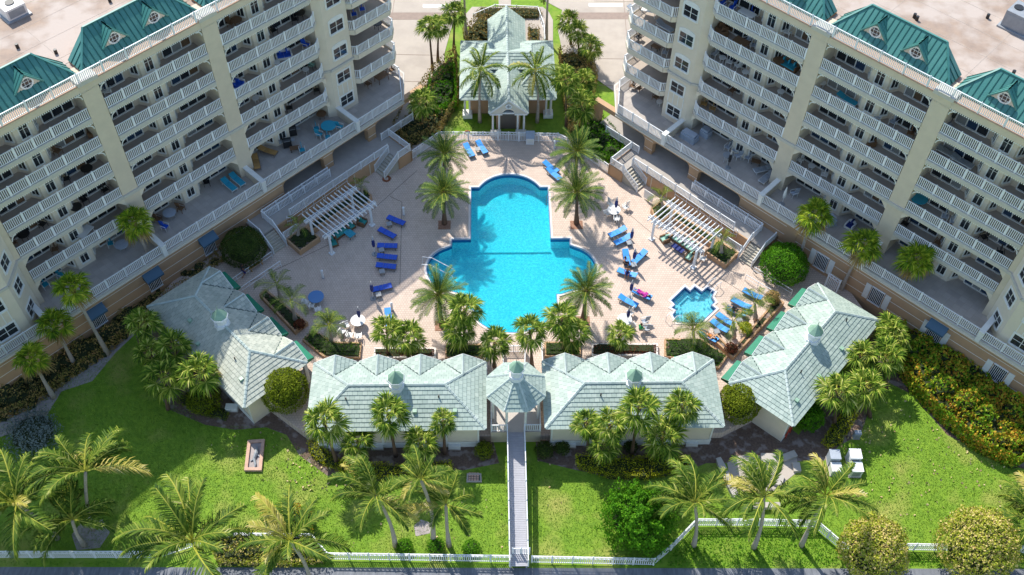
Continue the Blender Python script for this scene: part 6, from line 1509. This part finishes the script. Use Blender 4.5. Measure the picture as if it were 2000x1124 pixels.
# garden things
def cab_box(name, px, py, w, d, h, label, cat, m=M_pvc, rz=0, z=GZ, group=None, extra=True):
    p = at(px, py, z); t = empty(name, p, label, cat, group); f = Fr(p.x, p.y, math.cos(rz), math.sin(rz), z=z)
    g = MB(f); g.box(-w/2,w/2,-d/2,d/2,.08,h); obj('casing', g, m, t); g = MB(f); g.box(-w/2-.05,w/2+.05,-d/2-.05,d/2+.05,-.02,.08); obj('pad', g, M_conc, t)
    g = MB(f); g.box(-w/2-.03,w/2+.03,-d/2-.03,d/2+.03,h,h+.05); obj('lid', g, m, t)
    if extra: g = MB(f); g.box(-w*.35,w*.35,-d/2-.02,-d/2-.001,h*.2,h*.8); obj('grille', g, M_grey, t)
    return t
cab_box('utility_cabinet', 1624, 902, .8, .85, 1.2, 'pale utility cabinet beside the stone patio, left upper one', 'utility cabinet', M_greycl, group='utility cabinets'); cab_box('utility_cabinet', 1629, 922, .8, .8, .8, 'pale utility cabinet beside the stone patio, left lower one', 'utility cabinet', group='utility cabinets')  # upper cabinet is blue grey: shade put into its casing colour
cab_box('utility_cabinet', 1663, 902, .9, .85, 1.3, 'tall white utility cabinet at the edge of the right lawn', 'utility cabinet', M_white, group='utility cabinets'); cab_box('utility_cabinet', 1667, 924, .95, .85, 1.0, 'white utility cabinet nearest the beach, partly in shade', 'utility cabinet', M_white, group='utility cabinets')
cab_box('utility_cabinet', 1671, 855, .5, .35, .8, 'small grey pedestal cabinet beside the yellow hedge', 'utility cabinet', M_greycl, group='utility cabinets')
for px, py, l_ in ((656,876,'flat white unit against the left cabana wall, leftmost'),(738,874,'flat white unit against the left cabana wall, middle'),(888,874,'flat white unit against the left cabana wall, right'),(1113,870,'flat white unit against the right cabana wall, left'),(1350,868,'flat white unit against the right cabana wall, right'),(454,800,'flat white unit beside the shaded angled cabana')):
    cab_box('air_conditioner', px, py, .95, .5, .45, l_, 'air conditioner', group='air conditioners by the cabana walls', extra=False)
for px, py, w, d, h, l_, rz in ((1985,52,2.0,1.9,1.6,'blue grey air conditioning unit with two fans on the right flat roof',R(-43)),(28,28,1.7,1.7,1.1,'small air conditioning unit on the left flat roof',R(47))):
    p = at(px, py, 21.9); t = empty('rooftop_unit', p, l_, 'air conditioner'); f = Fr(p.x, p.y, math.cos(rz), math.sin(rz), z=21.9); g = MB(f); g.box(-w/2,w/2,-d/2,d/2,.15,h); obj('casing', g, M_grey if px > 1000 else M_pvc, t)
    g = MB(f); g.box(-w/2-.2,w/2+.2,-d/2-.2,d/2+.2,-.02,.14); obj('curb', g, M_grey, t)
    for dx in ((-.45,.45) if px > 1000 else (0,)): g = MB(f); g.cone((dx,0), .38, .38, h, h+.08, 16); fn = obj('fan_guard', g, M_blk, t)
    g = MB(f); g.box(-w*.4,w*.4,-d/2-.02,-d/2-.001,.3,h*.85); obj('grille', g, M_grey, t)
for px, py, l_ in ((1928,36,'dark vent pipe on the right roof near the air conditioning unit'),(1785,35,'dark vent pipe on the right roof behind the mansard, taller of two'),(1790,40,'dark vent pipe on the right roof, just below its neighbour'),(215,4,'dark vent pipe at the top edge of the left roof'),(35,94,'dark vent pipe left on the left flat roof'),(110,105,'dark vent pipe near the mansard on the left flat roof'),(1978,146,'round pale vent at the right edge of the right roof')):
    p = at(px, py, 21.9); g = MB(Fr(p.x, p.y, 1, 0, z=21.9)); g.cone((0,0), .14, .14, -.02, .4, 8); o = obj('roof_vent', g, M_blk); tag(o, l_, 'vent', 'vent pipes on the flat roofs')
t = empty('mosaic_tray', at(497, 892, GZ), 'pink framed rectangular mosaic bed lying on the left lawn', 'garden mosaic'); Q = A_([(485,863),(518,861),(512,922),(478,922)], GZ); Q2 = [tuple(p[:2]) for p in Q]
g = MB(); ring(g, offset(Q2, -.26), Q2, GZ-.02, GZ+.28); obj('frame', g, M_pinkbrick, t); g = MB(); g.prism(offset(Q2, -.25), GZ-.02, GZ+.10); obj('sand', g, M_sand, t)
g = MB(); g.tube([at(502,874,GZ+.2), at(500,886,GZ+.28), at(496,896,GZ+.22), at(499,908,GZ+.2), at(497,915,GZ+.18)], [.08,.17,.12,.10,.04], 7); g.tube([at(500,886,GZ+.2), at(508,893,GZ+.18)], [.09,.04], 6); g.tube([at(497,896,GZ+.2), at(489,901,GZ+.18)], [.09,.04], 6); obj('driftwood', g, M_grey, t)
t = empty('drain_grate', at(925, 935, GZ), 'square brick topped access cover in the lawn left of the boardwalk', 'access cover'); Q = [tuple(p[:2]) for p in A_([(912,926),(940,926),(941,943),(911,943)], GZ)]
g = MB(); ring(g, offset(Q, -.12), Q, GZ-.02, GZ+.10); obj('rim', g, M_conc, t); g = MB(); g.prism(offset(Q, -.11), GZ-.02, GZ+.05); obj('bed', g, M_under, t)
x0, y0 = min(q[0] for q in Q)+.15, min(q[1] for q in Q)+.13
for i in range(4):
    for j in range(4): g = MB(); g.box(x0+i*.22, x0+i*.22+.18, y0+j*.2, y0+j*.2+.15, GZ+.04, GZ+.085); obj('brick', g, M_pinkbrick, t)
for P_, l_ in (([(1405,900),(1412,912),(1430,950),(1448,990),(1440,992),(1420,955),(1402,915),(1398,902)],'curved low white wall around the stone patio, left side'),([(1450,988),(1520,988),(1520,996),(1450,996)],'low white wall at the beach side of the stone patio')):
    g = MB(); g.prism([tuple(p[:2]) for p in A_(P_, GZ)], GZ-.05, GZ+.45); o = obj('garden_wall', g, M_stone); tag(o, l_, 'wall')
    ORG[o.name] = o.location.copy(); g = MB(); g.prism(offset([tuple(p[:2]) for p in A_(P_, GZ)], .05), GZ+.45, GZ+.52); obj('coping', g, M_stone, o)
for i, (px, py, w, d) in enumerate(((1500,897,1.2,.8),(1540,893,1.3,.6),(1470,925,.9,.9),(1520,940,1.0,.7),(1555,915,.8,.6))):
    p = at(px, py, GZ+.03); g = MB(Fr(p.x, p.y, math.cos(i*.4), math.sin(i*.4), z=GZ+.03)); g.box(-w/2,w/2,-d/2,d/2,-.02,.28); o = obj('stone_block', g, M_stone); tag(o, ['pale stone block at the back of the patio','long pale stone block near the utility cabinets','square stone block on the patio','stone block at the patio middle','small stone block by the utility cabinets'][i], 'stone block', 'stone blocks of the patio')

# ------------------------------------------------------------------ people
def person(loc, rz, pose, label, skin, clothes, hair=M_hair, s=1.0):
    """one skinned body with five fingers on each hand; clothes: list of (name, bone list, radius, material)"""
    t = empty('person', loc, label, 'person', None, rz, s)
    J = {'lie': dict(pel=(0,-.05,.50), bel=(0,.14,.51), che=(0,.34,.55), nec=(0,.54,.60), hea=(0,.66,.65), top=(0,.78,.69), sh=(.19,.47,.58), el=(.33,.25,.50), wr=(.27,.0,.47), hip=(.10,-.10,.49), kn=(.12,-.50,.60), an=(.11,-.88,.46), toe=(.12,-.97,.56), up=(0,0,1)),
         'sit': dict(pel=(0,0,.50), bel=(0,.01,.66), che=(0,.0,.84), nec=(0,-.03,1.04), hea=(0,-.06,1.16), top=(0,-.05,1.29), sh=(.19,-.01,.98), el=(.27,-.10,.76), wr=(.20,-.30,.66), hip=(.10,-.03,.48), kn=(.14,-.42,.53), an=(.14,-.46,.10), toe=(.15,-.62,.06), up=(0,-1,0)),
         'walk': dict(pel=(0,0,.92), bel=(0,0,1.05), che=(0,-.02,1.25), nec=(0,-.02,1.46), hea=(0,-.04,1.58), top=(0,-.03,1.72), sh=(.19,0,1.40), el=(.24,.05,1.12), wr=(.22,-.12,.90), hip=(.10,0,.90), kn=(.11,-.10,.50), an=(.11,.02,.09), toe=(.12,-.15,.05), up=(0,-1,0))}[pose]
    V, E, Rr = [], [], []
    def add(p, r, par=None): V.append(p); Rr.append(r); (E.append((par, len(V)-1)) if par is not None else None); return len(V)-1
    pel = add(J['pel'], .135); bel = add(J['bel'], .12, pel); che = add(J['che'], .15, bel); nec = add(J['nec'], .06, che); hea = add(J['hea'], .10, nec); top = add(J['top'], .085, hea)
    for sx in (-1, 1):
        m_ = lambda k: (J[k][0]*sx, J[k][1]+(.30 if pose == 'walk' and k in ('an','toe') and sx < 0 else 0), J[k][2])
        sh = add(m_('sh'), .06, che); el = add(m_('el'), .042, sh); wr = add(m_('wr'), .028, el)
        d = (Vector(m_('wr'))-Vector(m_('el'))).normalized(); q = d.cross(Vector((0,0,1))).normalized() if abs(d.z) < .9 else Vector((1,0,0)); pa = Vector(m_('wr'))+d*.07; pm = add(tuple(pa), .03, wr)
        for i, (o_, l_) in enumerate(((-.03,.075),(-.01,.09),(.01,.085),(.03,.065))): add(tuple(pa+q*o_+d*l_+Vector((0,0,-.015))), .009, pm)
        add(tuple(Vector(m_('wr'))+d*.06+q*.06*sx), .010, wr)
        hp = add(m_('hip'), .095, pel); kn = add(m_('kn'), .062, hp); an = add(m_('an'), .04, kn); add(m_('toe'), .035, an)
    me = bpy.data.meshes.new('body'); me.from_pydata(V, E, []); o = bpy.data.objects.new('body', me); COL.objects.link(o); o.parent = t; me.materials.append(skin)
    import bmesh
    bm = bmesh.new(); bm.from_mesh(me); lay = bm.verts.layers.skin.verify(); bm.verts.ensure_lookup_table()
    for i, r in enumerate(Rr): bm.verts[i][lay].radius = (r, r*(.72 if i in (0,1,2) and pose != 'lie' else .85)); bm.verts[i][lay].use_root = i == 0
    bm.to_mesh(me); bm.free()
    md = o.modifiers.new('skin', 'SKIN'); md.use_smooth_shade = True; o.modifiers.new('sub', 'SUBSURF').levels = 1; o.modifiers['sub'].render_levels = 1
    g = MB(); hc = Vector(J['hea']).lerp(Vector(J['top']), .7); bk = Vector((0,.03,.02)) if pose != 'lie' else Vector((0,.03,-.02))
    for i in range(5):
        pass
    g.tube([hc+bk+Vector((0,0,-.10)), hc+bk+Vector((0,0,-.03)), hc+bk+Vector((0,0,.06)), hc+bk+Vector((0,0,.11))], [.07,.115,.105,.04], 9); obj2 = bpy.data.objects.new('hair', mesh('hair', g, hair)); COL.objects.link(obj2); obj2.parent = t
    fwd = Vector((0,-1,0)) if pose != 'lie' else Vector((0,0,1)); upv = (Vector(J['top'])-Vector(J['hea'])).normalized(); f0 = Vector(J['hea'])+fwd*.088
    g = MB(); g.cone
    g.tube([f0+upv*.02, f0+fwd*.03-upv*.02], [.012,.016], 5); b_ = bpy.data.objects.new('nose', mesh('nose', g, skin)); COL.objects.link(b_); b_.parent = t
    for sx in (-1, 1):
        g = MB(); g.tube([f0+Vector((sx*.035,0,0))+upv*.03, f0+Vector((sx*.035,0,0))+upv*.03+fwd*.012], .012, 6); b_ = bpy.data.objects.new('eye', mesh('eye', g, M_blk)); COL.objects.link(b_); b_.parent = t
    g = MB(); g.bar(tuple(f0-upv*.045+Vector((-.025,0,0))), tuple(f0-upv*.045+Vector((.025,0,0))), .01, .01, False); b_ = bpy.data.objects.new('mouth', mesh('mouth', g, M_red)); COL.objects.link(b_); b_.parent = t
    for nm, bones, k, m in clothes:
        g = MB()
        for ln, rr_ in bones:
            for sx in ((-1, 1) if any(q[0] == '*' for q in ln) else (1,)):
                g.tube([Vector((J[q.strip('*')][0]*(sx if q[0] == '*' else 1), J[q.strip('*')][1], J[q.strip('*')][2])) for q in ln], [r*k for r in rr_], 10)
        b_ = bpy.data.objects.new(nm, mesh(nm, g, m)); COL.objects.link(b_); b_.parent = t
    return t
SH = lambda m: ('shorts', [(('pel','bel'), (.165,.14)), (('*hip','*kn'), (.12,.085))], 1, m)
TS = lambda m: ('shirt', [(('bel','che','nec'), (.15,.185,.09)), (('che','*sh','*el'), (.12,.085,.06))], 1, m)
def onl(h, f): a, b_ = at(*h, .4), at(*f, .4); d = a-b_; c = (a+b_)/2; c.z = 0; return c, math.atan2(d.y, d.x)-math.pi/2
c, a = onl((1243,540),(1207,526)); person(c, a+math.pi/2+.3, 'sit', 'tanned man in dark shorts sitting on a blue lounger', M_skint, [SH(M_navy)])
c, a = onl((1270,583),(1238,566)); person(c, a, 'lie', 'woman in magenta lying on a blue lounger', M_skin, [TS(M_mag), SH(M_mag)])
c, a = onl((1454,614),(1424,601)); person(c, a, 'lie', 'sunbather in dark swim shorts on the third lounger of the planter row', M_skin, [SH(M_blk)])
c, a = onl((1398,666),(1370,645)); person(c, a, 'lie', 'woman in orange swimwear sunbathing below the planter row', M_skin, [('swimsuit', [(('pel','bel','che'), (.15,.135,.165))], 1, M_orange)])
person(at(1250,648,.2)*1, 2.4, 'sit', 'man in a green shirt sitting at the lower right table', M_skin, [TS(M_grn), SH(M_stone)])
person(at(1219,516,.3), 1.2, 'sit', 'person with bare back sitting on the crowded umbrella group lounger', M_skint, [SH(M_blk)])
person(at(478,540,0), 2.2, 'walk', 'person in dark clothes walking on the shaded left ramp', M_skint, [TS(M_blk), SH(M_navy)])
for o in list(bpy.data.objects):
    if o.name.startswith('person') and o.type == 'EMPTY': o.location.z = 0
# things between the ramp rails and on the lawn
t = empty('wooden_bench', at(500, 522, 0), 'small orange brown wooden bench between the left ramp rails', 'bench')
f = Fr(at(500,522,0).x, at(500,522,0).y, FL.u[0], FL.u[1])
for i in range(3): g = MB(f); g.box(-.75,.75,-.25+i*.17,-.10+i*.17,.42,.46); obj('slat', g, M_tan, t)
for x in (-.6,.6): g = MB(f); g.box(x-.04,x+.04,-.22,.22,0,.42); obj('leg', g, M_tan, t)
print('objects', len(bpy.data.objects))
